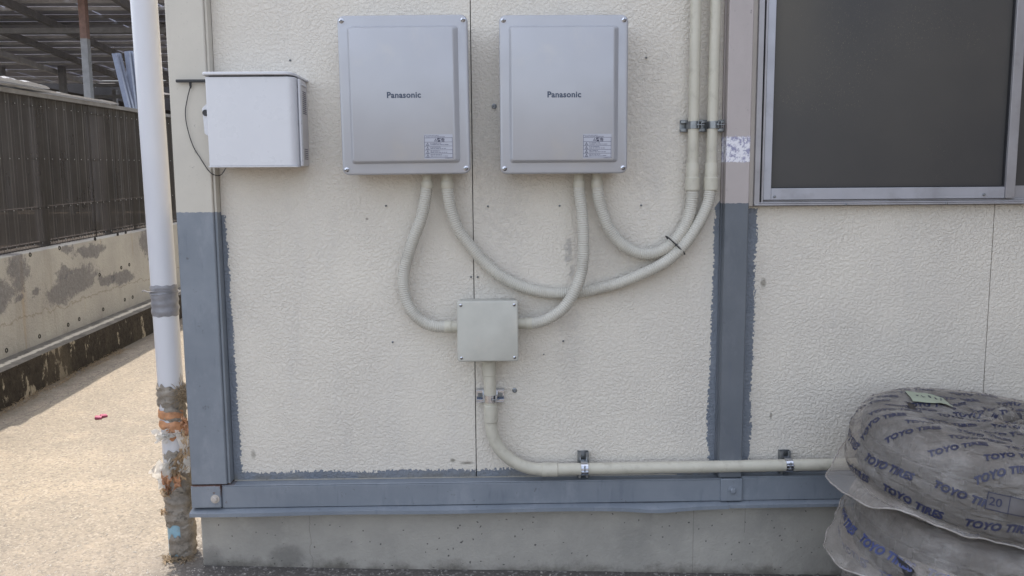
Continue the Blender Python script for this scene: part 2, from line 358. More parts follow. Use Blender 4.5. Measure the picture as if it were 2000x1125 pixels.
def m_poly():
    g = G('brown_polycarbonate', (.035, .027, .022), .45, spec=.4); p = g.pos(); x, y, z = g.xyz(p)
    c = g.mix(g.lin(g.noise(p, 2.5, 6., .6), .35, .68), (.019, .019, .023), (.042, .041, .046))
    c = g.mix(g.m('MULTIPLY', g.ss(g.noise(g.scale(p, (1., 1., .05)), 12., 5., off=3.), .55, .72), .45), c, (.085, .08, .078))
    g.set('Base Color', c)
    tr = g.node('ShaderNodeBsdfTransparent', {'Color': (.66, .60, .58)})
    ms = g.node('ShaderNodeMixShader', {0: g.lin(g.noise(p, 4., 4., off=6.), .3, .7, .74, .88), 1: tr, 2: g.b.outputs[0]})
    g.t.links.new(ms, g.out.inputs['Surface']); return g.mat
def m_glass():
    g = G('frosted_dark_glass', (.036, .037, .038), .36, spec=.5); p = g.pos(); x, y, z = g.xyz(p)
    c = g.mix(g.lin(g.noise(p, 1.6, 4.), .3, .7), (.045, .045, .048), (.072, .069, .066))
    sp_ = g.ss(g.noise(g.scale(p, (1., 1., .5)), 420., 2.), .62, .76)
    loc = g.ss(g.noise(p, 2.6, 3., off=4.), .48, .66)
    c = g.mix(g.m('MULTIPLY', g.m('MULTIPLY', sp_, loc), .6), c, (.26, .22, .15))
    ul = g.m('MULTIPLY', g.ss(x, 1.15, .9), g.ss(z, 1.45, 1.9)); c = g.mix(g.m('MULTIPLY', ul, .35), c, (.13, .11, .075))  # warm lift at upper left, a vague reflection painted into the pane
    g.set('Base Color', c); g.set('Normal', g.bump(g.noise(p, 300., 3.), .0008, .5)); return g.mat
def m_film(name='printed_plastic_film', lo=.25, hi=.42):
    g = G(name, (.42, .41, .42), .10, spec=1.); p = g.objc()
    g.set('Base Color', g.mix(g.lin(g.noise(p, 9., 6.), .3, .7), (.40, .375, .355), (.50, .485, .475)))
    tr = g.node('ShaderNodeBsdfTransparent', {'Color': (.88, .84, .79)})
    wr = g.ss(g.noise(g.scale(p, (1., 1., 3.)), 9., 8., .68, .3), .42, .74, lo, hi)
    fres = g.node('ShaderNodeLayerWeight', {'Blend': .35}, out='Facing')
    fac = g.m('ADD', wr, g.m('MULTIPLY', g.m('POWER', fres, 2.5), .55), clamp=True)
    ms = g.node('ShaderNodeMixShader', {0: fac, 1: tr, 2: g.b.outputs[0]})
    g.t.links.new(ms, g.out.inputs['Surface'])
    rn = g.noise(g.scale(p, (1., 1., .8)), 11., 3., .55, .6, off=5.)
    crease = g.m('POWER', g.m('SUBTRACT', 1., g.m('ABSOLUTE', g.m('SUBTRACT', g.m('MULTIPLY', rn, 2.), 1.))), 14.)
    hh = g.m('ADD', g.noise(g.scale(p, (1., 1., 1.6)), 22., 6., .6, .4), g.m('MULTIPLY', g.m('POWER', g.noise(g.scale(p, (1., 1., 3.)), 38., 3., .6, .2, off=9.), 3.), 1.4))
    g.set('Normal', g.bump(hh, .0075, .9)); return g.mat
def m_scrap(name, col, a=.55):
    g = G(name, col, .3, spec=.5); p = g.objc()
    tr = g.node('ShaderNodeBsdfTransparent', {}); tl = g.node('ShaderNodeBsdfTranslucent', {'Color': col})
    m1 = g.node('ShaderNodeMixShader', {0: .45, 1: g.b.outputs[0], 2: tl})
    ms = g.node('ShaderNodeMixShader', {0: a, 1: tr, 2: m1}); g.t.links.new(ms, g.out.inputs['Surface']); return g.mat
def m_cloth():
    g = G('weathered_wrap_cloth', (.2, .18, .14), .9, spec=.15); p = g.objc()
    c = g.mix(g.lin(g.noise(p, 18., 7., .7), .35, .65), (.22, .195, .165), (.42, .38, .33))
    c = g.mix(g.m('MULTIPLY', g.ss(g.noise(p, 45., 6., .7, off=4.), .55, .68), .6), c, (.075, .068, .055))
    g.set('Base Color', c)
    g.set('Normal', g.bump(g.noise(g.scale(p, (1., 1., 2.4)), 55., 8., .7, 1.2), .006, 1.)); return g.mat
def m_downpipe():
    g = G('white_pvc_pipe', (.62, .64, .68), .35, spec=.5); p = g.pos(); x, y, z = g.xyz(p)
    c = g.mix(g.lin(g.noise(g.scale(p, (1., 1., .3)), 9., 5.), .3, .7), (.66, .67, .71), (.60, .61, .66))
    low = g.ss(z, 1.0, .6)
    sc = g.ss(g.noise(g.scale(p, (1., 1., .3)), 55., 4., .6, off=5.), .66, .71)
    c = g.mix(g.m('MULTIPLY', g.m('MULTIPLY', sc, low), .7), c, (.12, .12, .12))
    c = g.mix(g.m('MULTIPLY', g.ss(z, .45, .3), .6), c, (.40, .41, .41))
    g.set('Base Color', c); return g.mat

M = dict(
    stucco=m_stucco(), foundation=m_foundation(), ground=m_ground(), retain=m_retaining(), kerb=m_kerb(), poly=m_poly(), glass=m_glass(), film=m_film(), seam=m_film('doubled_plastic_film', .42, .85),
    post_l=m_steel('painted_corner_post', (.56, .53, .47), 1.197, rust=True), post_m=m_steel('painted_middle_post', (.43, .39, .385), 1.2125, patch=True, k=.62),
    beam=m_steel('painted_base_steel', BLUE, None, rust=True),
    cloth=m_cloth(), downpipe=m_downpipe(),
    inverter=simple('silver_enamel', (.43, .44, .475), .42, .25, .05, 3.5, .00015, 900., dark=(.50, .49, .47), dsc=5., damt=.4),
    white=simple('white_resin', (.63, .64, .68), .3, 0, .03, 6., coat=.15), whites=simple('white_resin_side', (.52, .50, .50), .45, 0, .05, 10.),
    jbox=simple('beige_grey_resin', (.47, .47, .43), .5, 0, .06, 16., dark=(.56, .53, .47), dsc=9., damt=.45),
    conduit=simple('beige_conduit', (.53, .51, .435), .45, 0, .06, 20., dark=(.22, .2, .16), dsc=24., damt=.25),
    hose=simple('beige_corrugated_hose', (.53, .515, .465), .5, 0, .06, 14., dark=(.33, .31, .27), dsc=10., damt=.35),
    steel=simple('galvanised_steel', (.42, .42, .44), .38, .9, .15, 60.), chrome=simple('bright_zinc', (.55, .57, .62), .16, 1., .05, 40.),
    steel_dark=simple('dull_zinc', (.25, .265, .28), .4, .85, .2, 50.),
    trim=simple('beige_trim', (.50, .46, .42), .6, 0, .06, 10.),
    alu=simple('window_aluminium', (.35, .345, .365), .45, .35, .10, 8., dark=(.22, .21, .21), dsc=9., damt=.35), alu_light=simple('window_aluminium_light', (.40, .41, .46), .42, .35, .10, 8., dark=(.25, .25, .27), dsc=9., damt=.35),
    black=simple('black_plastic', (.025, .026, .03), .45), dark=simple('dark_gap', (.018, .018, .02), .9),
    ink=simple('logo_ink', (.055, .075, .12), .5), print=simple('label_print', (.05, .05, .09), .6), label=simple('label_sheet', (.43, .445, .51), .45, 0, .02),
    shading_wing=simple('shading_wing_wall', (.16, .14, .12), .8, 0, .1, 4.),
    side=simple('cream_side_wall', (.62, .56, .44), .8, 0, .06, 4.), roof=simple('roof_sheet', (.2, .2, .21), .6),
    tape=simple('grey_tape', (.24, .24, .26), .4, 0, .15, 40., .0015, 60.), orange=simple('orange_tape', (.50, .25, .13), .5, 0, .25, 50., dark=(.2, .1, .06), dsc=40.),
    bluepipe=simple('light_blue_pipe', (.25, .42, .52), .5, 0, .15, 30., dark=(.3, .3, .27), dsc=30.),
    scrap=m_scrap('torn_clear_plastic', (.82, .80, .76), .8), scrap2=m_scrap('torn_tan_plastic', (.58, .43, .28), .75), straw=simple('dry_straw', (.26, .20, .13), .9, 0, .3, 60.),
    capw=simple('fence_cap', (.12, .118, .12), .6, .1, .2, 12.), sheet=m_scrap('milky_sheet', (.34, .345, .36), .92),
    rusty=simple('red_primer_post', (.19, .115, .095), .75, 0, .25, 12., dark=(.13, .08, .06)), galv=simple('galvanised_post', (.24, .24, .25), .55, .3, .15, 8.),
    rafter=simple('rafter_steel', (.22, .215, .22), .6, .2, .2, 5.), purlin=simple('purlin_steel', (.55, .55, .56), .5, .4, .15, 5.),
    panel=simple('solar_panel_back', (.33, .335, .40), .5, 0, .12, 1.5), shed=simple('far_shed', (.055, .05, .05), .9, 0, .3, 1.),
    blupole=simple('blue_grey_pole', (.13, .15, .205), .45, .3, .1, 20.), pink=simple('pink_litter', (.28, .06, .12), .6), gravel=simple('gravel', (.36, .34, .31), .9, 0, .3, 90.),
    rubber=simple('tyre_rubber', (.026, .022, .019), .6, 0, .25, 30., .001, 80.), toyo=simple('blue_film_print', (.03, .045, .15), .35), toyod=simple('dark_film_print', (.018, .022, .06), .4),
    note=simple('pale_green_note', (.31, .35, .27), .7, 0, .05), paper=simple('tyre_label_paper', (.10, .095, .10), .6, 0, .1), yard=simple('yard_soil', (.15, .135, .12), .95, 0, .3, 3.),
)

# ------------------------------------------------------------------ ground
mb = MB(); xs = [-60, -30, -15] + [-8 + .4 * i for i in range(45)] + [15, 30, 60]; ys = [-60, -30, -12] + [-6 + .4 * i for i in range(56)] + [25, 45, 80]
vv = [(x, y, gz(x, y) + (.006 * N3(x * 1.1, y * 1.1) if x < 0 else 0)) for y in ys for x in xs]; nx = len(xs)
mb.add(vv, [(j * nx + i, j * nx + i + 1, (j + 1) * nx + i + 1, (j + 1) * nx + i) for j in range(len(ys) - 1) for i in range(nx - 1)])
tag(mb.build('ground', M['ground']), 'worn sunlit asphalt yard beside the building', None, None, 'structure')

# ------------------------------------------------------------------ building
B = thing('building', 'cream stucco industrial building with blue grey painted steel frame and concrete base', 'building', (-1.01, 0, 0))
def bpart(mb, name, mat, parent=None, **k): return mb.build(name, mat, parent or B, **k)
FX1 = 5.0
for x0, x1, z1 in ((-.8868, -.0785, 3.3), (-.0755, .730, 3.3), (.808, 1.6305, 1.201), (1.6335, 2.45, 1.201), (2.453, FX1, 1.201)):
    bpart(MB().box(x0, x1, 0, .02, .292, z1), 'wall_panel', M['stucco'])
bpart(MB().box(-.99, FX1, .0205, .05, .2, 3.3), 'backing_board', M['dark'])
bpart(MB().box(-1.0, -.96, .052, 7, -.3, 3.3), 'side_wall', M['side'])
bpart(MB().box(-.9, FX1, 7, 7.05, -.3, 3.3), 'rear_wall', M['side'])
bpart(MB().box(FX1, FX1 + .04, 0, 7, -.3, 3.3), 'side_wall', M['side'])
bpart(MB().box(-1.03, FX1 + .05, -.30, 7.1, 3.3, 3.4), 'roof', M['roof'])  # roof out of view, its front overhang added to shade the wall top
bpart(MB().box(3.1, FX1 + .04, -6, -.07, -.35, 3.299), 'unseen_shading_wing', M['shading_wing'])  # unseen dark block added to cut the light from the right
bpart(MB().box(-.958, FX1 - .01, .06, 6.9, -.3, .0), 'floor_slab', M['dark'])
# concrete foundation, front face set back behind the flange
bpart(MB().box(-1.0, FX1, -.02, .051, -.35, .199), 'foundation', M['foundation'], bevel=.006)
# corner post
bpart(MB().box(-1.014, -.896, -.045, .05, .303, 3.29), 'corner_post', M['post_l'], bevel=.004)
bpart(MB().box(-.8952, -.8882, -.036, .012, .303, 3.29), 'post_edge', M['post_l'])
# middle post
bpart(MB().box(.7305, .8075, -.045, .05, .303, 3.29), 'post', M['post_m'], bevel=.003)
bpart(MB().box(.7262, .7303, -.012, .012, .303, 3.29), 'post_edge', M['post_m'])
bpart(MB().box(.8085, .8285, -.018, .02, 1.202, 3.29), 'window_trim', M['trim'])
# base channel: web, top lip, bottom flange with its dent
bm_ = MB().box(-.916, .747, -.042, -.036, .222, .295); bm_.box(-.916, .747, -.042, -.002, .295, .3)
bpart(bm_, 'base_beam', M['beam'], bevel=.002)
bm_ = MB().box(.808, FX1, -.040, -.034, .222, .300); bm_.box(.808, FX1, -.04, -.002, .300, .3045)
bpart(bm_, 'base_beam', M['beam'], bevel=.002)
mb = MB(); L = []
for i in range(121):
    x = -1.018 + (1.78) * i / 120
    dent = -.007 * math.exp(-((x - .52) / .09) ** 2) + .0015 * math.sin(x * 9)
    o = .008 * math.exp(-((x - .55) / .1) ** 2)
    L.append([(x, -.064 - o * .3, .201 + dent), (x, -.064 - o * .3, .213 + dent), (x, -.034, .2215 + dent * .2), (x, -.0, .2215), (x, -.0, .1995)])
mb.loops(L); bpart(mb, 'bottom_flange', M['beam'])
mb = MB(); mb.loops([[(x, -.058, .202), (x, -.058, .213), (x, -.034, .2215), (x, 0, .2215), (x, 0, .1995)] for x in (.7635, FX1)]); bpart(mb, 'bottom_flange', M['beam'])
def plate(x0, x1, z0, z1, y, bx, bz, bm='beam'):
    p = bpart(MB().box(x0, x1, y, -.002, z0, z1), 'bracket_plate', M['beam'], bevel=.003)
    m_ = MB(); m_.lathe((bx, y, bz), (0, -1, 0), [(.0145, 0), (.0145, .002), (.011, .0021)], 20); m_.lathe((bx, y - .002, bz), (0, -1, 0), [(.0095, 0), (.0095, .007), (.007, .009), (0, .009)], 6)
    m_.build('bolt', M[bm], p)
plate(-1.014, -.9165, .227, .302, -.052, -.935, .258, 'trim')
plate(.737, .810, .2235, .3005, -.050, .776, .262)
for x0, x1 in ((-.885, .6), ): bpart(MB().box(x0, x1, -.004, -.0005, .3005, .3035), 'sealant_line', M['foundation'])
# small fixing plugs and old screws left in the siding
for px, py, r in ((965, 208, .0075), (1005, 762, .0075), (567, 118, .003), (953, 403, .003), (754, 402, .003), (1093, 402, .003), (1252, 401, .003), (1262, 113, .003), (1100, 666, .003), (933, 541, .003), (920, 541, .003), (767, 668, .003), (1062, 692, .002)):
    q = at(px, py, 0)
    bpart(MB().lathe((q.x, -.0005, q.z), (0, -1, 0), [(r * 1.15, 0), (r * 1.1, .0025), (r * .55, .004), (0, .002)], 10), 'fixing_plug', M['steel_dark'])
# window
WZ1 = 2.35
win = bpart(MB().box(.829, .8455, -.030, .02, 1.205, WZ1), 'window', M['alu'])
win['label'] = 'sliding window with dark frosted panes in an aluminium frame'
def wpart(mb, name, mat, **k): return mb.build(name, mat, win, **k)
wm = MB(); wm.box(.829, FX1 - .5, -.034, .02, 1.203, 1.2085); wm.box(.846, FX1 - .5, -.028, .02, 1.209, 1.2145); wm.box(.846, FX1 - .5, -.012, .02, 1.215, 1.221)
wpart(wm, 'sill', M['alu'], bevel=.0015)
wpart(MB().box(.8455, .8525, -.018, .02, 1.215, WZ1), 'jamb_groove', M['dark'])
wpart(MB().box(.8528, .8592, -.026, .02, 1.2146, WZ1), 'jamb', M['alu'], bevel=.001)
sm = MB(); sm.box(.8600, .8855, -.022, .004, 1.2215, WZ1); sm.box(.8858, 1.6495, -.020, .004, 1.2215, 1.2585)
wpart(sm, 'sash', M['alu_light'], bevel=.0015)
wpart(MB().box(1.650, 1.681, -.024, .004, 1.2215, WZ1), 'meeting_stile', M['alu'], bevel=.0015)
gk = MB(); gk.box(.8857, .8885, -.015, 0, 1.2587, WZ1); gk.box(.8886, 1.6475, -.015, 0, 1.2587, 1.2625); gk.box(1.6476, 1.6499, -.015, 0, 1.2587, WZ1)
wpart(gk, 'gasket', M['black'])
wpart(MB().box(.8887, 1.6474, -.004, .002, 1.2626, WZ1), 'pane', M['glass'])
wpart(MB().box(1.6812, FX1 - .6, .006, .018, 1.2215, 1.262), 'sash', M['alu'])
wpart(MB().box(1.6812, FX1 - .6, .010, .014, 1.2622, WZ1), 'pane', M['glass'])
wpart(MB().box(.829, FX1 - .5, -.03, .02, WZ1, WZ1 + .05), 'window_head', M['alu'])
for px, py in ((1513, 384), (1922, 380)):
    q = at(px, py, -.022); wpart(MB().lathe((q.x, -.0215, q.z), (0, -1, 0), [(.0045, 0), (.004, .003), (.0015, .004)], 12), 'screw', M['steel_dark'])
for px, py in ((1652, 400), (1848, 398)):
    q = at(px, py, -.034); wpart(MB().lathe((q.x, -.0345, q.z + .001), (0, -1, 0), [(.004, 0), (.0035, .003), (.0015, .004)], 12), 'screw', M['steel_dark'])
bpart(MB().box(.81, FX1, 0, .02, WZ1 + .05, 3.3), 'wall_panel', M['stucco'])

# ------------------------------------------------------------------ inverters
def screw_into(parent, x, y, z, r=.0065, mats=None, ang=20, hgt=.0045):
    m_ = MB(); m_.lathe((x, y, z), (0, -1, 0), [(r * 1.15, 0), (r * 1.15, .0008), (r, .0012), (r * .75, hgt * .8), (r * .3, hgt), (0, hgt)], 14)
    m_.mi = 1
    for k in (0, 1):
        a = R_(ang + 90 * k); dx, dz = math.cos(a) * r * .6, math.sin(a) * r * .6; px_, pz_ = -dz * .22, dx * .22; yy = y - hgt - .0003
        m_.add([(x - dx - px_, yy, z - dz - pz_), (x + dx - px_, yy, z + dz - pz_), (x + dx + px_, yy, z + dz + pz_), (x - dx + px_, yy, z - dz + pz_)], [(0, 1, 2, 3)])
    return m_.build('screw', [M['chrome'], M['black']], parent, ang=50)
IW, IH, ID = .39, .473, .125
def flat_text(txt, size, cx, cz, y, mat, name, parent, bold=0, width=None, shear=0.):
    V, F = text_mesh(txt, size, bold, shear, 1.06 if bold else 1.)
    xs_ = [v[0] for v in V]; zs_ = [v[1] for v in V]; k = 1 if not width else width / (max(xs_) - min(xs_))
    mx, mz = (max(xs_) + min(xs_)) / 2, (max(zs_) + min(zs_)) / 2
    return MB().add([(cx + (a - mx) * k, y, cz + (b - mz) * k) for a, b in V], F).build(name, mat, parent, smooth=False)
def make_inverter():
    t = thing('inverter_cabinet', 'x', 'inverter')
    m_ = MB(); h2 = IW / 2
    m_.rrect([(-h2 + .008, h2 - .008, .008, IH - .008, .018, 0), (-h2 + .008, h2 - .008, .008, IH - .008, .018, -ID + .022)]); m_.build('cabinet_body', M['inverter'], t)
    m_ = MB()
    m_.rrect([(-h2, h2, 0, IH, .02, -ID + .022), (-h2, h2, 0, IH, .02, -ID + .005), (-h2 + .0015, h2 - .0015, .0015, IH - .0015, .0185, -ID + .0015), (-h2 + .005, h2 - .005, .005, IH - .005, .015, -ID)], 8)
    cov = m_.build('cover', M['inverter'], t, ang=50)
    x0, x1, z0, z1 = -h2 + .028, h2 - .029, .033, IH - .032; y = -ID + .0008; r = .010
    m_ = MB(); m_.rrect([(x0, x1, z0, z1, r, y), (x0 + .002, x1 - .002, z0 + .001, z1 - .001, r, y - .002), (x0 + .007, x1 - .013, z0 + .006, z1 - .007, r * .8, y - .013), (x0 + .0095, x1 - .0165, z0 + .0085, z1 - .010, r * .7, y - .015)], 8)
    pan = m_.build('raised_panel', M['inverter'], t, ang=60)
    yf = y - .0155
    flat_text('Panasonic', .021, .0, .2365, yf, M['ink'], 'logo', t, .00065, .102)
    for sx in (-1, 1):
        for sz, zz in ((0, .016), (1, IH - .016)):
            screw_into(t, sx * (h2 - .013) - (0 if sz else -.0), -ID, zz, .0065, ang=random.uniform(0, 90))
    lx0, lx1, lz0, lz1 = .058, .143, .049, .108
    lab = MB().box(lx0 - .001, lx1 + .001, yf - .0002, yf + .0006, lz0 - .004, lz1 + .010).build('warning_label', M['label'], t)
    m_ = MB(); yl = yf - .0005; tk = .0009
    def ln(a, b, c, d): m_.add([(a, yl, b), (c, yl, b), (c, yl, d), (a, yl, d)], [(0, 1, 2, 3)])
    rows = [lz1 - (lz1 - lz0) * f for f in (0, .215, .42, .615, .81, 1)]
    for z in rows: ln(lx0, z - tk / 2, lx1, z + tk / 2)
    ln(lx0, lz0, lx0 + tk, lz1 + .008); ln(lx1 - tk, lz0, lx1, lz1)
    def tri(cx, cz, s):
        P = [(-1, -.8), (1, -.8), (0, .9)]; I = [(q[0] * .68, q[1] * .68 - .05) for q in P]
        m_.add([(cx + q[0] * s, yl, cz + q[1] * s) for q in P + I], [(0, 1, 4, 3), (1, 2, 5, 4), (2, 0, 3, 5)])
        ln(cx - s * .09, cz - s * .25, cx + s * .09, cz + s * .4); ln(cx - s * .09, cz - s * .5, cx + s * .09, cz - s * .36)
    tri(lx0 + .034, (rows[0] + rows[1]) / 2, .0048)
    rnd = random.Random(5)
    for k in range(1, 5):
        zc = (rows[k] + rows[k + 1]) / 2; tri(lx0 + .0095, zc, .0052)
        for zz, wd in ((zc + .0025, .028 + .006 * rnd.random()), (zc - .0015, .045 + .012 * rnd.random())):
            xx = lx0 + .018
            while xx < lx0 + .018 + wd:
                s_ = rnd.uniform(.0012, .0026); ln(xx, zz - .0008, xx + s_, zz + .0008); xx += s_ + rnd.choice((.0004, .0005, .0018))
    for zz, a, b in ((lz1 + .0065, .002, .042), (lz1 + .003, .006, .060), (lz0 - .0022, .062, .085)):
        xx = lx0 + a
        while xx < lx0 + b:
            s_ = rnd.uniform(.001, .0025); ln(xx, zz - .0006, xx + s_, zz + .0006); xx += s_ + rnd.choice((.0004, .0005, .0014))
    m_.build('label_print', M['print'], lab, smooth=False)
    flat_text('警告', .0115, lx0 + .050, (rows[0] + rows[1]) / 2, yl, M['print'], 'label_title', lab, .0003)
    return t
i1 = make_inverter(); i2 = copy_tree(i1)
i1.location = (-.2745, 0, 1.309); i1.rotation_euler = (0, R_(-.35), 0)
i2.location = (.2075, 0, 1.308)
tag(i1, 'silver grey inverter cabinet nearer the white box, with raised front panel and warning label', 'inverter', 'silver inverter cabinets on the wall')
tag(i2, 'silver grey inverter cabinet nearer the window, with raised front panel and warning label', 'inverter', 'silver inverter cabinets on the wall')

# ------------------------------------------------------------------ white box with antenna
wb = thing('equipment_box', 'white plastic equipment box with lid and keyed latch on the wall', 'box', (-.735, 0, 1.335))
m_ = MB(); m_.rrect([(-.869, -.598, 1.339, 1.604, .006, -.001), (-.869, -.598, 1.339, 1.604, .006, -.078)], 3); m_.build('body', M['whites'], wb, bevel=.001)
def hprof(pts, z0, z1):   # horizontal outline extruded in z
    return MB().loops([[(x, y, z) for x, y in pts] for z in (z0, z1)])
def arc(cx, cy_, r, a0, a1, n=8): return [(cx + r * math.cos(R_(a0 + (a1 - a0) * k / n)), cy_ + r * math.sin(R_(a0 + (a1 - a0) * k / n))) for k in range(n + 1)]
door = hprof([(-.874, -.079)] + arc(-.868, -.119, .006, 180, 270, 4) + arc(-.632, -.099, .026, 270, 350, 8) + [(-.606, -.079)], 1.3375, 1.6035).build('door', M['white'], wb, bevel=.002)
hprof([(-.6055, -.079), (-.6055, -.092), (-.602, -.097), (-.5975, -.095), (-.5965, -.079)], 1.338, 1.6).build('hinge_strip', M['white'], wb, bevel=.001)
MB().box(-.8755, -.606, -.1265, -.078, 1.334, 1.3372).build('door_lip', M['white'], wb, bevel=.001)
lid = MB()
pts = [(-.880, 0)] + arc(-.872, -.124, .008, 180, 270, 4) + arc(-.637, -.102, .030, 270, 345, 8) + [(-.592, -.0)]
lid.loops([[(x, y, 1.6085 - (y + .132) * .04) for x, y in pts], [(x, y, 1.6175 - (y + .132) * .06) for x, y in pts]]); lid.build('lid', M['white'], wb, bevel=.002)
hprof([(-.866, -.002), (-.866, -.112), (-.632, -.116), (-.608, -.09), (-.602, -.002)], 1.6045, 1.6075).build('lid_gasket', M['black'], wb)
tabm = MB(); tabm.loops([[(x, y, z) for x, z in ((-.893, 1.438), (-.871, 1.422), (-.871, 1.532), (-.882, 1.527), (-.8965, 1.514))] for y in (-.085, -.098)])
tb = tabm.build('latch_tab', M['white'], wb, bevel=.002)
m_ = MB(); m_.lathe((-.8855, -.098, 1.500), (0, -1, 0), [(.0095, 0), (.0095, .003), (.0085, .0045), (0, .0045)], 18); ky = m_.build('key_cylinder', M['black'], tb)
for z0, z1 in ((1.50, 1.575), (1.36, 1.40)):
    m_ = MB()
    for k in range(int((z1 - z0) / .006)):
        z = z0 + k * .006; m_.box(-.5978, -.5970, -.06, -.02, z, z + .002)
    m_.build('vent_slots', M['print'], wb)
hprof([(-.598, -.07), (-.5955, -.07), (-.5955, -.01), (-.598, -.01)], 1.585, 1.59).build('side_rib', M['white'], wb)
an = thing('antenna', 'black bar antenna sticking out beside the white box', 'antenna', at(343, 158, -.05))
a, b = at(343, 158, -.06), at(402, 158, -.06)
m_ = MB().box(a.x, -.873, -.062, -.052, a.z - .0045, a.z + .0045); m_.build('bar', M['black'], an, bevel=.002)
q = at(372, 165, -.055); MB().lathe(q, (0, 0, -1), [(.004, -.006), (.0035, .004), (.0018, .012)], 10).build('cable_socket', M['black'], an)
cb = [at(*p) for p in ((372, 168, -.056), (366, 192, -.054), (362, 220, -.052), (366, 250, -.053), (377, 285, -.053), (392, 310, -.052), (408, 334, -.052), (420, 342, -.048), (432, 341, -.035), (443, 325, -.03))]
MB().tube(catmull(cb, 8), .0015, 8).build('cable', M['black'], an)

# ------------------------------------------------------------------ junction box
jb = thing('junction_box', 'square beige grey junction box below the two inverters', 'junction box', (-.032, 0, .72))
JX0, JX1, JZ0, JZ1 = -.1285, .0645, .7195, .913
m_ = MB(); m_.rrect([(JX0 + .006, JX1 - .006, JZ0 + .006, JZ1 - .006, .006, -.0005), (JX0 + .004, JX1 - .004, JZ0 + .004, JZ1 - .004, .006, -.094)]); m_.build('body', M['jbox'], jb)
m_ = MB(); m_.rrect([(JX0, JX1, JZ0, JZ1, .007, -.0945), (JX0, JX1, JZ0, JZ1, .007, -.107), (JX0 + .0015, JX1 - .0015, JZ0 + .0015, JZ1 - .0015, .0065, -.110), (JX0 + .004, JX1 - .004, JZ0 + .004, JZ1 - .004, .005, -.111)]); m_.build('cover', M['jbox'], jb, ang=50)
for x in (JX0 + .0125, JX1 - .0125):
    for z in (JZ0 + .0125, JZ1 - .0125): screw_into(jb, x, -.111, z, .0042, ang=random.uniform(0, 90), hgt=.003)

# ------------------------------------------------------------------ corrugated hoses
def hose(pts, label, name='flexible_conduit', r=.0188):
    P = resample(catmull([at(*p) for p in pts], 30), .0014)
    c0 = P[0]
    t = thing(name, label, 'conduit', c0, 'corrugated beige hoses under the inverters')
    rad = [r + .0006 - (0, .0003, .0015, .0018, .0004)[i % 5] for i in range(len(P))]
    # a little wobble so the hose is not a perfect sweep
    for i, p in enumerate(P): p += Vector((N3(i * .013, 3) * .0012, N3(i * .011, 9) * .0015, N3(i * .012, 6) * .001))
    MB().tube(P, rad, 18).build('hose', M['hose'], t, ang=80)
    return t, P
def coupling(t, c, axis, l1, r1, l2, r2):   # narrow sleeve then wider ring, from c along axis
    m_ = MB(); m_.lathe(c, axis, [(r1, 0), (r1, l1)], 24); m_.lathe(Vector(c) + Vector(axis).normalized() * l1 * .98, axis, [(r2 - .0008, 0), (r2, .0015), (r2, l2 - .0015), (r2 - .001, l2)], 24)
    m_.build('connector', M['conduit'], t)
hA, _ = hose([(833, 366, -.062), (830, 390, -.06), (823, 425, -.055), (803, 480, -.045), (791, 522, -.04), (788, 555, -.038), (794, 588, -.038), (809, 614, -.04), (831, 631, -.045), (852, 637, -.048), (876, 638, -.05)], 'corrugated hose bulging left from the inverter down to the junction box left side')
coupling(hA, at(834, 338, -.062), (0, 0, -1), .026, .0158, .022, .0196); coupling(hA, at(894, 638, -.05), (-1, 0, 0), .020, .0182, .022, .0205)
hB, _ = hose([(874, 366, -.058), (876, 385, -.056), (881, 410, -.05), (894, 445, -.042), (916, 477, -.034), (943, 509, -.028), (973, 536, -.026), (1007, 554.5, -.024), (1044, 567, -.023), (1078, 571.5, -.022), (1112, 572, -.022), (1145, 569, -.022), (1202, 555, -.026), (1244, 539, -.034), (1294, 515, -.045), (1326, 489, -.048), (1351, 458, -.045), (1371, 424, -.04), (1383, 395, -.038), (1387, 366, -.036)], 'longest corrugated hose sweeping in a deep curve towards the right vertical pipe')
coupling(hB, at(873, 338, -.058), (0, 0, -1), .026, .0175, .022, .0205)
hC, _ = hose([(1131, 362, -.058), (1132, 380, -.058), (1136, 410, -.06), (1139.5, 458, -.064), (1139, 502, -.066), (1134, 538, -.068), (1120, 573, -.068), (1098, 604, -.062), (1071, 622, -.055), (1050, 629, -.05), (1028, 632, -.05)], 'corrugated hose bulging right from the inverter down to the junction box right side')
coupling(hC, at(1131, 338, -.058), (0, 0, -1), .024, .0165, .022, .0190); coupling(hC, at(1010, 632, -.05), (1, 0, 0), .026, .0175, .022, .0195)
hD, _ = hose([(1167, 362, -.056), (1168.5, 380, -.055), (1173, 402, -.05), (1187, 440, -.045), (1207, 469.5, -.04), (1232, 488.5, -.036), (1257, 496, -.034), (1282, 493, -.034), (1306, 480, -.036), (1327, 459, -.036), (1342, 430, -.036), (1350, 399, -.036), (1353, 366, -.036)], 'short corrugated hose curving from the inverter up to the left vertical pipe')
coupling(hD, at(1166, 338, -.056), (0, 0, -1), .024, .0165, .022, .0190)

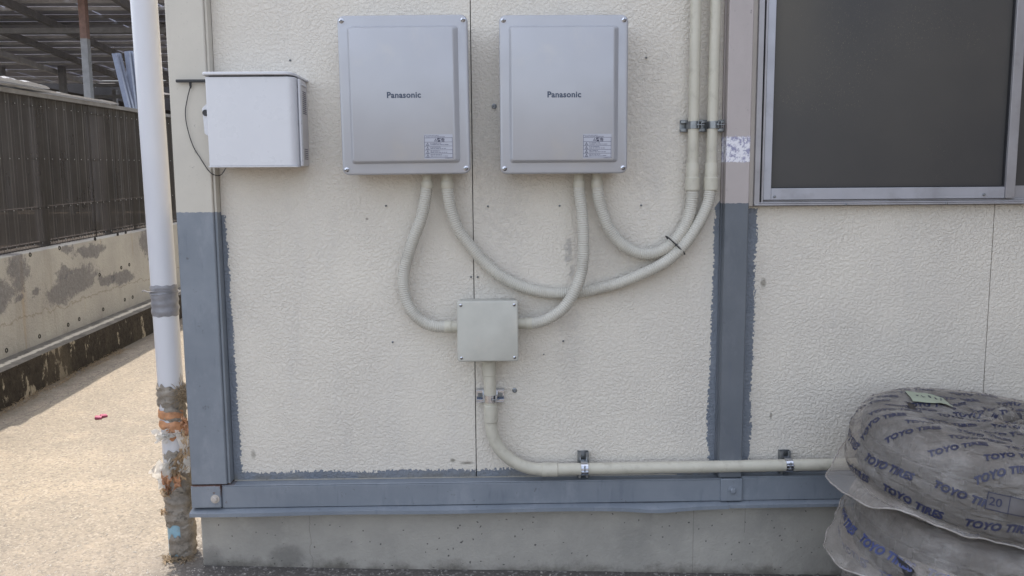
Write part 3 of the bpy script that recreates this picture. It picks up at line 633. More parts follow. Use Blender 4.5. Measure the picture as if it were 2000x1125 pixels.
# rigid vertical pipes
for i, (pt, pb, lab) in enumerate((((1360, -30), (1352.5, 330), 'left of the two beige vertical pipes beside the middle post'), ((1399, -30), (1389, 330), 'right of the two beige vertical pipes beside the middle post'))):
    a, b = at(*pb, -.036), at(*pt, -.036); a.x = (a.x + .0 * b.x); d = (b - a)
    top = a + d * 3.4
    t = thing('rigid_conduit', lab, 'pipe', a, 'vertical beige pipes by the middle post')
    MB().tube([a, a + d * .6, top if top.z < 3.25 else a + d * ((3.25 - a.z) / d.z)], .0172, 22).build('pipe', M['conduit'], t)
    m_ = MB(); m_.lathe(at(pb[0] , 319, -.036), (0, 0, -1), [(.0195, 0), (.0200, .002), (.0200, .046)], 24)
    m_.lathe(at(pb[0] - .3, 346, -.036), (0, 0, -1), [(.0212, 0), (.0228, .002), (.0228, .040), (.0212, .042)], 24); m_.build('connector', M['conduit'], t)
# black cable tie across two hoses
ct = at(1319, 479, -.042)
ang = math.atan2(-(492 - 464), (1333 - 1304)); ux = Vector((math.cos(ang), 0, math.sin(ang)))
loop = [ct + ux * (.042 * math.copysign(abs(math.cos(a)) ** .8, math.cos(a))) + Vector((0, -.024 * math.copysign(abs(math.sin(a)) ** .8, math.sin(a)), 0)) for a in [2 * math.pi * k / 40 for k in range(41)]]
t = thing('cable_tie', 'black cable tie binding the two hoses together', 'cable tie', ct)
MB().tube(loop, .0022, 8, False).build('band', M['black'], t)
MB().box(-.004, .004, -.004, .002, -.004, .004).build('tie_head', M['black'], t, bevel=.001, origin=(0, 0, 0)).location = ux * -.004 + Vector((0, -.026, 0))

# lower pipe run
lr = thing('rigid_conduit', 'beige pipe dropping from the junction box, bending and running along the base', 'pipe', at(957, 740, -.05))
YL = -.047
dn = [at(955, 700, YL), at(957, 760, YL), at(958.5, 822, YL)]
MB().tube(dn, .0205, 24).build('pipe', M['conduit'], lr)
el = catmull([at(*p, YL) for p in ((958.5, 815), (960, 838), (968, 864), (984, 886), (1008, 904), (1034, 914), (1062, 917.5))], 12)
MB().tube(el, .0205, 24).build('elbow', M['conduit'], lr)
hz = [at(1055, 917, YL), at(1090, 916.5, YL), at(1350, 912, YL), at(1640, 906.5, YL)]; hz.append(hz[-1] + Vector((1.2, 0, .004)))
MB().tube(hz, .0196, 24).build('pipe', M['conduit'], lr)
def sleeve(p0, p1, r, name='coupling'):
    p0, p1 = Vector(p0), Vector(p1); L_ = (p1 - p0).length
    MB().lathe(p0, p1 - p0, [(r - .002, 0), (r, .002), (r, L_ - .002), (r - .002, L_)], 24).build(name, M['conduit'], lr)
sleeve(at(955, 703, YL), at(956, 733, YL), .0228); sleeve(at(958, 790, YL), at(959, 824, YL), .0232); sleeve(at(1058, 917.3, YL), at(1089, 917, YL), .0232)

# ------------------------------------------------------------------ clamps
def clamp(c, along, rail_len, pipes, label, rail_h=.040, group=None, rmat='steel', smat='chrome', r=.0172, yp=-.036):
    """strut rail laid on the wall along 'X' or 'Z' (centre c) with one saddle per pipe offset"""
    t = thing('pipe_clamp', label, 'pipe clamp', c, group)
    T = (lambda a, b: (a, b)) if along == 'X' else (lambda a, b: (b, a))
    def bx(mb, a0, a1, b0, b1, y0, y1):
        x0, z0 = T(a0, b0); x1, z1 = T(a1, b1); mb.box(c.x + min(x0, x1), c.x + max(x0, x1), y0, y1, c.z + min(z0, z1), c.z + max(z0, z1))
    m_ = MB(); h = rail_h / 2; l = rail_len / 2; yb = -.0008; yf = yp + r + .0015 if yp + r < -.012 else -.017
    bx(m_, -l, l, -h, h, yb - .002, yb); bx(m_, -l, l, -h, -h + .002, yf, yb - .002); bx(m_, -l, l, h - .002, h, yf, yb - .002)
    bx(m_, -l, l, -h + .002, -h + .010, yf, yf + .002); bx(m_, -l, l, h - .010, h - .002, yf, yf + .002)
    m_.build('rail', M[rmat], t, bevel=.0006)
    for s_ in (-1, 1):
        m2 = MB(); bx(m2, s_ * l * .72 - .008, s_ * l * .72 + .008, -h + .012, h - .012, yb - .0026, yb - .002)
        m2.build('rail_slot', M['steel_dark'], t)
    for off in pipes:
        s = MB(); wd = .0115; L = []
        for side in (-1, 1):
            l_ = []
            for k in range(15):
                a = math.pi * k / 14; rr = r + .0008; l_.append((off + rr * math.cos(a), yp - rr * math.sin(a)))
            for k in range(14, -1, -1):
                a = math.pi * k / 14; rr = r + .003; l_.append((off + rr * math.cos(a), yp - rr * math.sin(a)))
            L.append([(c.x + T(p[0], side * wd)[0], p[1], c.z + T(p[0], side * wd)[1]) for p in l_])
        s.loops(L, True, True)
        for sg in (-1, 1): bx(s, off + sg * (r + .0008) if sg > 0 else off - r - .003, off + r + .003 if sg > 0 else off - r - .0008, -wd, wd, yp, yf + .001)
        sd_ = s.build('saddle', M[smat], t)
        s = MB(); e0 = off + (r * .45 if along == 'X' else -r * .2); yy = yp - r - .0015
        bx(s, e0, e0 + .002, -wd, wd, yy - .009, yy + .002); bx(s, e0 + .010, e0 + .012, -wd, wd, yy - .007, yy + .006)
        s.build('ear', M[smat], sd_, bevel=.0005)
        x0, z0 = T(e0 - .003, 0); ax = (1, 0, 0) if along == 'X' else (0, 0, 1)
        MB().lathe((c.x + x0, yy - .004, c.z + z0), ax, [(.0045, 0), (.0045, .003), (.002, .0035), (.002, .024), (0, .025)], 10).build('screw', M['steel_dark'], sd_)
    return t
c = at(1372.5, 246.5, 0)
p1 = at(1355, 246, -.036).x - c.x; p2 = at(1393, 246, -.036).x - c.x
clamp(c, 'X', .150, (p1, p2), 'dark double clamp rail holding both vertical pipes beside the middle post', .037, rmat='steel_dark', smat='steel_dark')
c = at(957.5, 770, 0); c.x += .0
clamp(c, 'X', .092, (at(957, 770, YL).x - c.x,), 'short bright clamp holding the vertical pipe below the junction box', .042, rmat='chrome', r=.0208, yp=YL)
c = at(1138, 904, 0); clamp(c, 'Z', .088, (at(1141, 914.8, YL).z - c.z,), 'upright clamp on the horizontal pipe nearer the bend', .036, 'upright clamps on the horizontal pipe', r=.0199, yp=YL, rmat='steel_dark')
c = at(1529, 902, 0); clamp(c, 'Z', .088, (at(1540, 908.2, YL).z - c.z,), 'upright clamp on the horizontal pipe nearer the bagged tyres', .036, 'upright clamps on the horizontal pipe', r=.0199, yp=YL, rmat='steel_dark')

# ------------------------------------------------------------------ downpipe with wrappings
PB, PT = at(357, 1090, .065), at(281, 0, .065); PR = .0405
def pp(z): t = (z - PB.z) / (PT.z - PB.z); return PB.lerp(PT, t)
zpx = lambda py: (at(330, py, .025)).z
dp = thing('downpipe', 'leaning white downpipe with grey tape and ragged wrappings at its foot', 'drain pipe', pp(.0))
MB().tube([pp(zpx(1000)), pp(zpx(700)), pp(1.2), pp(1.8), pp(3.3)], PR, 40).build('pipe', M['downpipe'], dp)
MB().tube([pp(-.01), pp(.1), pp(zpx(995))], PR + .0012, 32).build('foot_pipe', M['bluepipe'], dp)
def wrap(z0, z1, name, mat, r=.003, a0=0, a1=360, amp=.002, fr=30., diag=0., edge=.006, seed=0., steps=None):
    n = max(10, int((a1 - a0) / 6)); rows_ = steps or max(5, int((z1 - z0) / .004)); L = []
    full = a1 - a0 >= 360
    for j in range(rows_ + 1):
        l_ = []
        for k in range(n if full else n + 1):
            a = R_(a0 + (a1 - a0) * k / n); ca, sa = math.cos(a), math.sin(a)
            e = edge * N3(ca * 2.5 + seed, sa * 2.5, seed) * 2
            f = j / rows_; z = z0 + (z1 - z0) * f + e * (1 if f > .5 else -1) * abs(2 * f - 1)
            ph = (z + diag * math.cos(a + seed)) * fr * 2
            dd = amp * (N3(ca * 1.8 + seed, sa * 1.8 + ph, z * fr + seed) * 1.5 + .9 * math.sin(ph * 3 + 4 * N3(ca + seed, sa, z * 6)))
            ed = min(f, 1 - f) * rows_ / 2; rr = PR + r * min(1, ed + .35) + max(-r * .5, dd * min(1, ed))
            c_ = pp(z); l_.append((c_.x + ca * rr, c_.y + sa * rr, z))
        L.append(l_)
    return MB().loops(L, False, False, full).build(name, mat, dp, ang=60)
wrap(zpx(619), zpx(558), 'tape_wrap', M['tape'], .0022, amp=.0012, fr=40, edge=.002)
for z in (570, 574): 
    c_ = pp(zpx(z)); MB().tube([(c_.x + (PR + .004) * math.cos(a), c_.y + (PR + .004) * math.sin(a), c_.z + .003 * math.sin(a * 2 + z)) for a in [2 * math.pi * k / 36 for k in range(37)]], .0016, 6).build('tie_wire', M['tape'], dp)
c_ = pp(zpx(572)); MB().tube(catmull([(c_.x - PR * .9, c_.y - PR * .5, c_.z), (c_.x - PR - .008, c_.y - .02, c_.z + .002), (c_.x - PR - .018, c_.y - .02, c_.z + .006), (c_.x - PR - .024, c_.y - .02, c_.z + .002)], 6), .0018, 6).build('loose_tape_end', M['tape'], dp)
wrap(zpx(790), zpx(757), 'mud_cloth', M['cloth'], .004, amp=.003, fr=38, edge=.012, seed=3)
wrap(zpx(825), zpx(785), 'cloth_strip', M['cloth'], .003, a0=255, a1=420, amp=.0025, fr=40, edge=.012, seed=5)
wrap(zpx(820), zpx(803), 'orange_strip', M['orange'], .005, a0=170, a1=340, amp=.001, fr=30, edge=.003, seed=1)
wrap(zpx(838), zpx(824), 'orange_strip', M['orange'], .005, a0=170, a1=390, amp=.0015, fr=40, edge=.004, seed=8)
wrap(zpx(858), zpx(832), 'orange_strip', M['orange'], .007, a0=262, a1=350, amp=.002, fr=50, edge=.012, seed=2)
wrap(zpx(905), zpx(880), 'mud_cloth', M['cloth'], .004, a0=235, a1=400, amp=.003, fr=45, edge=.02, seed=9)
wrap(zpx(965), zpx(915), 'diagonal_cloth', M['cloth'], .006, amp=.0028, fr=24, diag=.05, edge=.012, seed=11)
wrap(zpx(1005), zpx(955), 'bunched_cloth', M['cloth'], .006, amp=.004, fr=20, edge=.012, seed=12)
wrap(zpx(1032), zpx(998), 'bunched_cloth', M['cloth'], .007, amp=.0035, fr=22, edge=.012, seed=14)
wrap(zpx(1062), zpx(1025), 'hanging_cloth', M['cloth'], .010, a0=290, a1=440, amp=.002, fr=24, edge=.012, seed=16)
wrap(zpx(1083), zpx(1050), 'hanging_cloth', M['cloth'], .008, a0=236, a1=440, amp=.002, fr=26, edge=.014, seed=18)
wrap(zpx(1096), zpx(1074), 'hanging_cloth', M['cloth'], .007, a0=285, a1=440, amp=.002, fr=26, edge=.012, seed=21)
a = pp(zpx(765)); MB().tube([a, a + Vector((.09, .01, .0))], .012, 14).build('branch_stub', M['cloth'], dp)
def scrap(c, sx, sz, mat, name, seed, n=9, yamp=.02, rot=0.):
    v = []; f = []
    for j in range(n):
        for i in range(n):
            u, w_ = i / (n - 1) - .5, j / (n - 1) - .5
            k = 1 + .7 * N3(u * 3 + seed, w_ * 3, seed)
            x = u * sx * k + .3 * sx * N3(w_ * 5, seed, 2); z = w_ * sz * k + .35 * sz * N3(u * 5, seed, 4)
            y = yamp * (N3(u * 6 + seed, w_ * 6, 1) + .6 * N3(u * 14, w_ * 14, seed))
            v.append((c.x + x * math.cos(rot) - z * math.sin(rot), c.y + y, c.z + x * math.sin(rot) + z * math.cos(rot)))
    for j in range(n - 1):
        for i in range(n - 1):
            if (i in (0, n - 2) or j in (0, n - 2)) and random.Random(seed * 100 + i * 10 + j).random() < .35: continue
            f.append((j * n + i, j * n + i + 1, (j + 1) * n + i + 1, (j + 1) * n + i))
    return MB().add(v, f).build(name, mat, dp, ang=180)
for px, py, sx, sz, mt, rt in ((318, 850, .045, .03, 'scrap', .2), (368, 880, .035, .10, 'scrap', .1), (372, 895, .03, .07, 'scrap2', -.2), (322, 928, .05, .06, 'scrap', .4), (330, 912, .04, .03, 'scrap', .6), (346, 918, .03, .05, 'scrap2', .1), (366, 862, .03, .06, 'scrap2', 0), (326, 945, .018, .06, 'orange', .1), (322, 962, .02, .03, 'scrap2', 0), (352, 895, .02, .08, 'scrap2', -.6), (364, 835, .02, .05, 'orange', .5), (345, 938, .02, .04, 'orange', .2), (356, 912, .025, .035, 'scrap', 0), (374, 900, .02, .04, 'scrap', .3), (320, 1000, .015, .02, 'scrap2', 0), (334, 850, .05, .012, 'scrap', .15)):
    scrap(at(px, py, .012), sx * 1.4, sz * 1.25, M[mt], 'plastic_scrap', px * .37 + py * .11, rot=rt)
m_ = MB(); rs = random.Random(3)
for k in range(170):
    c_ = at(rs.uniform(345, 368), rs.uniform(755, 785), rs.uniform(.01, .07)); l = rs.uniform(.015, .05); a = rs.uniform(-2.9, .3) if rs.random() < .7 else rs.uniform(0, 3)
    d = Vector((math.cos(a), rs.uniform(-.5, .3), math.sin(a))) * l
    m_.tube([c_, c_ + d * .5 + Vector((rs.uniform(-.006, .006), 0, rs.uniform(-.006, .006))), c_ + d], [.0011, .0009, .0004], 4)
tag(m_.build('dry_straw', M['straw'], dp), kind='stuff')
m_ = MB()
for k in range(120):
    c_ = gnd(rs.uniform(318, 372), rs.uniform(1086, 1100)); c_.z += .002; l = rs.uniform(.01, .04); a = rs.uniform(0, 6.3)
    m_.tube([c_, c_ + Vector((math.cos(a) * l * .5, math.sin(a) * l * .5, .008)), c_ + Vector((math.cos(a) * l, math.sin(a) * l, .003))], [.001, .0009, .0005], 4)
tag(m_.build('dead_grass', M['straw']), 'dry dead grass tuft around the downpipe foot', 'grass', kind='stuff')

# ------------------------------------------------------------------ street side: kerb, retaining wall, fence
def SX(y, off=0.): return WX0 + WK * y + off
def street(name, off0, off1, zlo, zhi, mat, parent, y0=-6., y1=16., step=.4, jit=0., bevel=0):
    L = []; n = int((y1 - y0) / step)
    for i in range(n + 1):
        y = y0 + (y1 - y0) * i / n; g0 = GA + GB * SX(y) + GC * y; j = jit * N3(y * 2.1, off0 * 9)
        L.append([(SX(y, off0) + j, y, g0 + zlo), (SX(y, off0) + j * .5, y, g0 + zhi - .004), (SX(y, off0) + j * .5 - .006, y, g0 + zhi), (SX(y, off1), y, g0 + zhi), (SX(y, off1), y, g0 + zlo)])
    return MB().loops(L).build(name, mat, parent)
rw = thing('retaining_wall', 'old stained concrete retaining wall behind a mossy gutter kerb', 'wall', (SX(2, -.16), 2, .15))
street('kerb', 0, -.157, -.3, .205, M['kerb'], rw, step=.08, jit=.012)
street('wall_face', -.16, -.42, -.3, .772, M['retain'], rw)
for px, py in ((297, 267), (150, 300), (475, 222), (628, 187), (588, 198), (645, 350), (605, 365), (497, 400), (515, 573), (395, 622), (340, 650), (197, 708), (32, 778), (623, 525), (662, 512), (742, 322), (888, 177), (897, 268)):
    q = xpl(px / 2.557, 380 + py / 2.557, -.16)
    MB().lathe((q.x - .002, q.y, q.z), (1, 0, 0), [(.014, 0), (.014, .004), (.008, .0045), (.004, -.004)], 10).build('tie_hole', M['dark'], rw)
m_ = MB(); rs = random.Random(12)
for k in range(420):
    y = rs.uniform(1.2, 3.0); c_ = Vector((SX(y) + rs.uniform(.0, .06), y, 0)); c_.z = gz(c_.x, c_.y) + .002; a = rs.uniform(0, 6.3); l = rs.uniform(.015, .05)
    m_.tube([c_, c_ + Vector((math.cos(a) * l * .5, math.sin(a) * l * .5, .012)), c_ + Vector((math.cos(a) * l, math.sin(a) * l, rs.uniform(.0, .02)))], [.0011, .0009, .0005], 3)
tag(m_.build('dry_grass', M['straw']), 'thin line of dry grass along the gutter kerb foot', 'grass', kind='stuff')

fn = thing('corrugated_fence', 'dark brown corrugated plastic fence standing on the retaining wall', 'fence', (SX(2, -.25), 2, .95))
PW = .655; y = -1.3; idx = 0
def fz(y): return GA + GB * SX(y) + GC * y
while y < 13.5:
    L = []; n = 80; off = -.250 + (.0035 if idx % 2 else 0)
    for i in range(n + 1):
        yy = y + (PW + .03) * i / n; x = SX(yy, off) + .0055 * math.cos(2 * math.pi * yy / .032)
        L.append([(x, yy, fz(yy) + .768), (x, yy, fz(yy) + 1.735)])
    MB().loops(L, False, False, False).build('corrugated_sheet', M['poly'], fn, ang=60)
    y += PW; idx += 1
m_ = MB(); rows_ = (1.66, 1.33, 1.02, .80)
for h in rows_:
    for k in range(150):
        yy = -1 + k * .096; m_.lathe((SX(yy, -.238), yy, fz(yy) + h), (1, 0, 0), [(.0042, 0), (.0035, .0025), (0, .003)], 6)
tag(m_.build('fence_screws', M['steel_dark'], fn), kind='stuff')
for h in rows_: 
    m_ = MB(); m_.loops([[(SX(q, -.262), q, fz(q) + h - .007), (SX(q, -.262), q, fz(q) + h + .007), (SX(q, -.30), q, fz(q) + h + .007), (SX(q, -.30), q, fz(q) + h - .007)] for q in (-1.3, 4, 13.5)]); m_.build('fence_rail', M['rafter'], fn)
for k in range(16):
    q = -1 + k * .93; m_ = MB().box(SX(q, -.35), SX(q, -.302), q - .025, q + .025, fz(q) + .4, fz(q) + 1.72); m_.build('fence_post', M['rafter'], fn)
for q0, q1 in ((-1.3, 2.05), (2.06, 4.3), (4.31, 8.2), (8.21, 13.5)):
    m_ = MB(); m_.loops([[(SX(q, -.215), q, fz(q) + 1.715), (SX(q, -.215), q, fz(q) + 1.742), (SX(q, -.33), q, fz(q) + 1.750), (SX(q, -.33), q, fz(q) + 1.715)] for q in (q0, (q0 + q1) / 2, q1)]); m_.build('fence_cap', M['capw'], fn)
# milky sheets lying on the cap
def lump(y0, y1, hgt, wid, seed, label, lift=.0):
    L = []; n = 40
    for i in range(n + 1):
        y = y0 + (y1 - y0) * i / n; e = min(1, min(i, n - i) / 3 + .1); hh = hgt * (.55 + .6 * abs(N3(y * 5, seed)) + .35 * abs(N3(y * 17, seed))) * e
        ww = wid * (.8 + .4 * N3(y * 4, seed, 3)); b_ = fz(y) + 1.7515 + lift
        L.append([(SX(y, -.20) , y, b_), (SX(y, -.195 - .01 * N3(y * 9, seed)), y, b_ + hh * .7), (SX(y, -.23), y, b_ + hh), (SX(y, -.20 - ww), y, b_ + hh * .8 + .01 * N3(y * 13, 1)), (SX(y, -.20 - ww), y, b_)])
    o = MB().loops(L).build('plastic_sheet', M['sheet'], None, ang=50, origin=(SX(y0, -.25), y0, fz(y0) + 1.75)); tag(o, label, 'sheet')
lump(1.9, 3.7, .022, .10, 2, 'long flat milky sheet lying on the fence top')
lump(1.9, 2.7, .040, .14, 5, 'crumpled clear plastic heaped on the milky sheet over the fence', .022)
# yard behind the fence
m_ = MB(); m_.add([(-60, -8, .3), (SX(-8, -.43), -8, .1), (SX(40, -.43), 40, .9), (-60, 40, .9)], [(0, 1, 2, 3)])
tag(m_.build('yard_ground', M['yard']), 'bare soil of the neighbouring yard behind the fence', kind='structure')

# ------------------------------------------------------------------ solar canopy beyond the fence
K = 1.8; HC = CAM.z + 2.1 * K
def dep(py): return K * FPX * 2.1 / (382 - py) + CAM.y
cn = thing('solar_canopy', 'large solar panel canopy on steel posts beyond the fence, seen from below', 'canopy', (-9, 12, 1))
xr = -3.5; xl = -26.0
rowpy = [-46, -34, -22, -6, 8, 23, 36, 50, 62, 75, 86, 97, 108, 120, 134, 147, 160, 168]
for a_, b_ in zip(rowpy, rowpy[1:]):
    y0, y1 = dep(a_), dep(b_); x = xl
    while x < xr:
        MB().box(x + .02, x + 1.58, y0 + .05, y1 - .02, HC + .10, HC + .135).build('solar_panel', M['panel'], cn); x += 1.6
for i_, a_ in enumerate(rowpy):
    y0 = dep(a_); MB().box(xl, xr, y0 - .03, y0 + .03, HC + .03, HC + .095).build('purlin', M['purlin' if i_ >= 9 or i_ in (5, 6) else 'rafter'] if i_ != 8 else M['galv'], cn)
q = at(0, 60, 14.9)
MB().box(xl, xr, 14.86, 14.96, q.z - .06, q.z + .05).build('front_beam', M['galv'], cn)
for x0_, x1_, mt in ((-12.1, -13.4, 'purlin'), (-9.2, -10.5, 'rafter'), (-7.0, -8.4, 'rafter'), (-15.6, -17., 'rafter'), (-5.2, -6.4, 'rafter'), (-19, -20.5, 'rafter'), (-10.7, -11.9, 'rafter')):
    m_ = MB(); m_.loops([[(x0_ + (x1_ - x0_) * t_ + sx, dep(-22) + (dep(168) - dep(-22)) * t_, HC + dz) for sx, dz in ((-.05, -.12), (.05, -.12), (.05, .028), (-.05, .028))] for t_ in (0, 1)]); m_.build('rafter', M[mt], cn)
a, b = at(171, 192, 12.4), at(155, 0, 12.4)
m_ = MB(); m_.mi = 0; m_.box(a.x - .06, a.x + .06, 12.4, 12.52, .8, at(160, 75, 12.4).z); m_.mi = 1; m_.box(a.x - .06, a.x + .06, 12.4, 12.52, at(160, 75, 12.4).z, HC + .02)
po = m_.build('post', [M['galv'], M['rusty']], cn)
for px, py, Y, r in ((120, 125, 22., .08), (0, 110, 22., .08), (224, 175, 24., .06), (-60, 100, 18, .08), (300, 150, 20, .07)):
    a = at(px, py, Y); MB().box(a.x - r, a.x + r, Y - r, Y + r, .6, a.z).build('post', M['galv'], cn)
q = at(240, 192, 24.); MB().box(q.x - 1.2, q.x + 2, 23.9, 24., q.z, q.z + .1).build('cross_rail', M['galv'], cn)
q = at(240, 170, 24.); MB().box(q.x - 1.2, q.x + 2, 23.9, 24., q.z, q.z + .1).build('cross_rail', M['galv'], cn)
q0, q1 = at(-80, 112, 27.), at(400, 190, 27.)
sh = thing('far_shed', 'dark low shed at the far end under the solar canopy', 'shed', ((q0.x + q1.x) / 2, 27, .5))
MB().box(-45, q1.x + 12, 31, 31.5, 0, 5.9).build('shed_wall', M['shed'], sh)
m_ = MB(); m_.loops([[(x, 27, z - .5), (x, 27, z), (x, 30.9, z + .3), (x, 30.9, z - .5)] for x, z in ((q0.x, q0.z), (q1.x, q1.z - .2))]); m_.build('shed_roof', M['shed'], sh)

# blue grey poles leaning behind the fence
for i, (x0, y0, x1, y1, r, lab) in enumerate(((224, 105, 252, 204, .020, 'blue grey pole leaning behind the fence, leftmost of the bundle'), (231, 104, 259, 205, .020, 'second blue grey pole from the left leaning behind the fence'), (249, 101, 263, 206, .022, 'tall blue grey pole in the middle of the bundle behind the fence'), (256, 100, 270, 207, .022, 'tall blue grey pole partly hidden by the downpipe'), (246, 139, 258, 205, .018, 'short blue grey pole standing among taller ones behind the fence'), (264, 108, 275, 207, .02, 'rightmost blue grey pole of the bundle beside the downpipe'))):
    a, b = at(x0, y0, 5.2 + .06 * i), at(x1, y1 + 14, 5.0 + .06 * i)
    m_ = MB(); m_.loops([[p + Vector((sx * r, sy_ * r, 0)) for sx, sy_ in ((-1, -1), (1, -1), (1, 1), (-1, 1))] for p in (b, a)])
    o = m_.build('metal_pole', M['blupole'], None, origin=b); tag(o, lab, 'pole', 'blue grey poles behind the fence')

# litter
q = gnd(192, 818)
t = thing('litter', 'small pink scrap lying on the sunlit asphalt', 'litter', q)
for dx, dy, a in ((0, 0, .3), (.012, .03, .9)):
    m_ = MB().box(-.016, .016, -.012, .012, 0, .014); o = m_.build('folded_scrap', M['pink'], t, bevel=.002, origin=(0, 0, 0)); o.location = (dx, dy, .0); o.rotation_euler = (.2, .15, a)
# gravel
m_ = MB(); rs = random.Random(9)
for k in range(1000):
    if k < 600: c_ = gnd(rs.uniform(-40, 380), 1125 - 420 * rs.random() ** 1.6)
    else: c_ = gnd(rs.uniform(380, 1700), rs.uniform(1098, 1135))
    if c_.x < SX(c_.y, .02) or (c_.x > -1.02 and c_.y > -.03): continue
    s = rs.uniform(.0012, .0038) * (1.5 if rs.random() < .08 else 1); z = gz(c_.x, c_.y) + .006 * N3(c_.x * 1.1, c_.y * 1.1) * (c_.x < 0)
    v = [(c_.x + s * rs.uniform(.6, 1.3) * math.cos(a), c_.y + s * rs.uniform(.6, 1.3) * math.sin(a), z) for a in (0, 1.3, 2.5, 3.8, 5.1)] + [(c_.x, c_.y, z + s * rs.uniform(.7, 1.2))]
    m_.add(v, [(i, (i + 1) % 5, 5) for i in range(5)])
tag(m_.build('gravel', M['gravel'], smooth=False), 'loose grit scattered over the asphalt', 'gravel', kind='stuff')

# ------------------------------------------------------------------ bagged tyres
TR, TW = .365, .205
def tyre_mesh():
    m_ = MB(); L = []; n = 240
    prof = [(.205, .055, 0), (.20, .02, 0), (.215, .0, 0), (.25, -.006, 0), (.30, -.004, 0), (.335, .003, 0), (.352, .014, 1), (.362, .028, 1), (.365, .05, 1), (.365, .062, 1), (.3565, .064, 0), (.3565, .070, 0), (.365, .072, 1), (.365, .10, 1), (.3565, .102, 0), (.3565, .109, 0), (.365, .111, 1), (.365, .138, 1), (.3565, .14, 0), (.3565, .146, 0), (.365, .148, 1), (.365, .16, 1), (.362, .178, 1), (.352, .192, 1), (.335, .203, 0), (.30, .21, 0), (.25, .212, 0), (.215, .206, 0), (.20, .19, 0), (.205, .155, 0)]
    for k in range(n):
        a = 2 * math.pi * k / n; l_ = []
        for i, (r, z, g_) in enumerate(prof):
            gr = .009 if g_ and (k + (i // 4) * 2) % 6 == 0 else 0; l_.append(((r - gr) * math.cos(a), (r - gr) * math.sin(a), -z))
        L.append(l_)
    L.append(L[0]); m_.loops(L, False, False, True)
    return m_
PROF = [(0, .004), (.06, .004), (.12, .002), (.18, .003), (.23, .009), (.28, .011), (.32, .006), (.350, -.006), (.371, -.024), (.382, -.05), (.387, -.085), (.388, -.12), (.385, -.155), (.378, -.182), (.362, -.203), (.335, -.214), (.28, -.22)]
SL = [0.]
for (a, b), (c_, d) in zip(PROF, PROF[1:]): SL.append(SL[-1] + math.hypot(c_ - a, d - b))
def prof_at(s):
    s = max(0, min(s, SL[-1] - 1e-6))
    for i in range(len(SL) - 1):
        if s <= SL[i + 1]:
            t = (s - SL[i]) / (SL[i + 1] - SL[i]); a, b = PROF[i], PROF[i + 1]
            p0 = PROF[i - 1] if i else a; p3 = PROF[i + 2] if i + 2 < len(PROF) else b
            f = lambda u, v, w_, x_: .5 * (2 * v + (w_ - u) * t + (2*u - 5*v + 4*w_ - x_) * t*t + (3*v - u - 3*w_ + x_) * t**3)
            return f(p0[0], a[0], b[0], p3[0]), f(p0[1], a[1], b[1], p3[1])
def bag_pt(th, s, seed, off=0.):
    r, z = prof_at(s); r2, z2 = prof_at(s + .003); tx, tz = r2 - r, z2 - z; l = math.hypot(tx, tz) or 1; nr, nz_ = -tz / l, tx / l
    x, y = math.cos(th), math.sin(th)
    d = .006 * N3(x * 3 + seed, y * 3, z * 14) + .004 * N3(x * 9 + seed, y * 9, z * 22)
    if s < .25:          # radial gathers over the hole
        k = min(1, s / .05) * max(0, 1 - s / .33); fx = th - .45
        d += k * (.013 * math.sin(9 * th + 3 * N3(s * 9, seed)) + .009 * math.sin(19 * th + 5 * N3(s * 14, seed))) * (.5 + .5 * math.cos(fx))
        d += .010 * N3(s * x * 14, s * y * 14, seed) 
    if s > .42: d += .004 * math.sin(th * 13 + 8 * z + seed) * N3(th * 2, seed) + .003 * N3(th * 20, z * 30, seed)
    # film stands off the tyre on the wall-left side
    bulge = math.exp(-((math.atan2(math.sin(th - 3.35), math.cos(th - 3.35))) / .55) ** 2) * math.exp(-((s - .50) / .07) ** 2)
    d += .035 * bulge + max(0, off)
    if off: pass
    return Vector(((r + nr * d) * x, (r + nr * d) * y, z + nz_ * d))
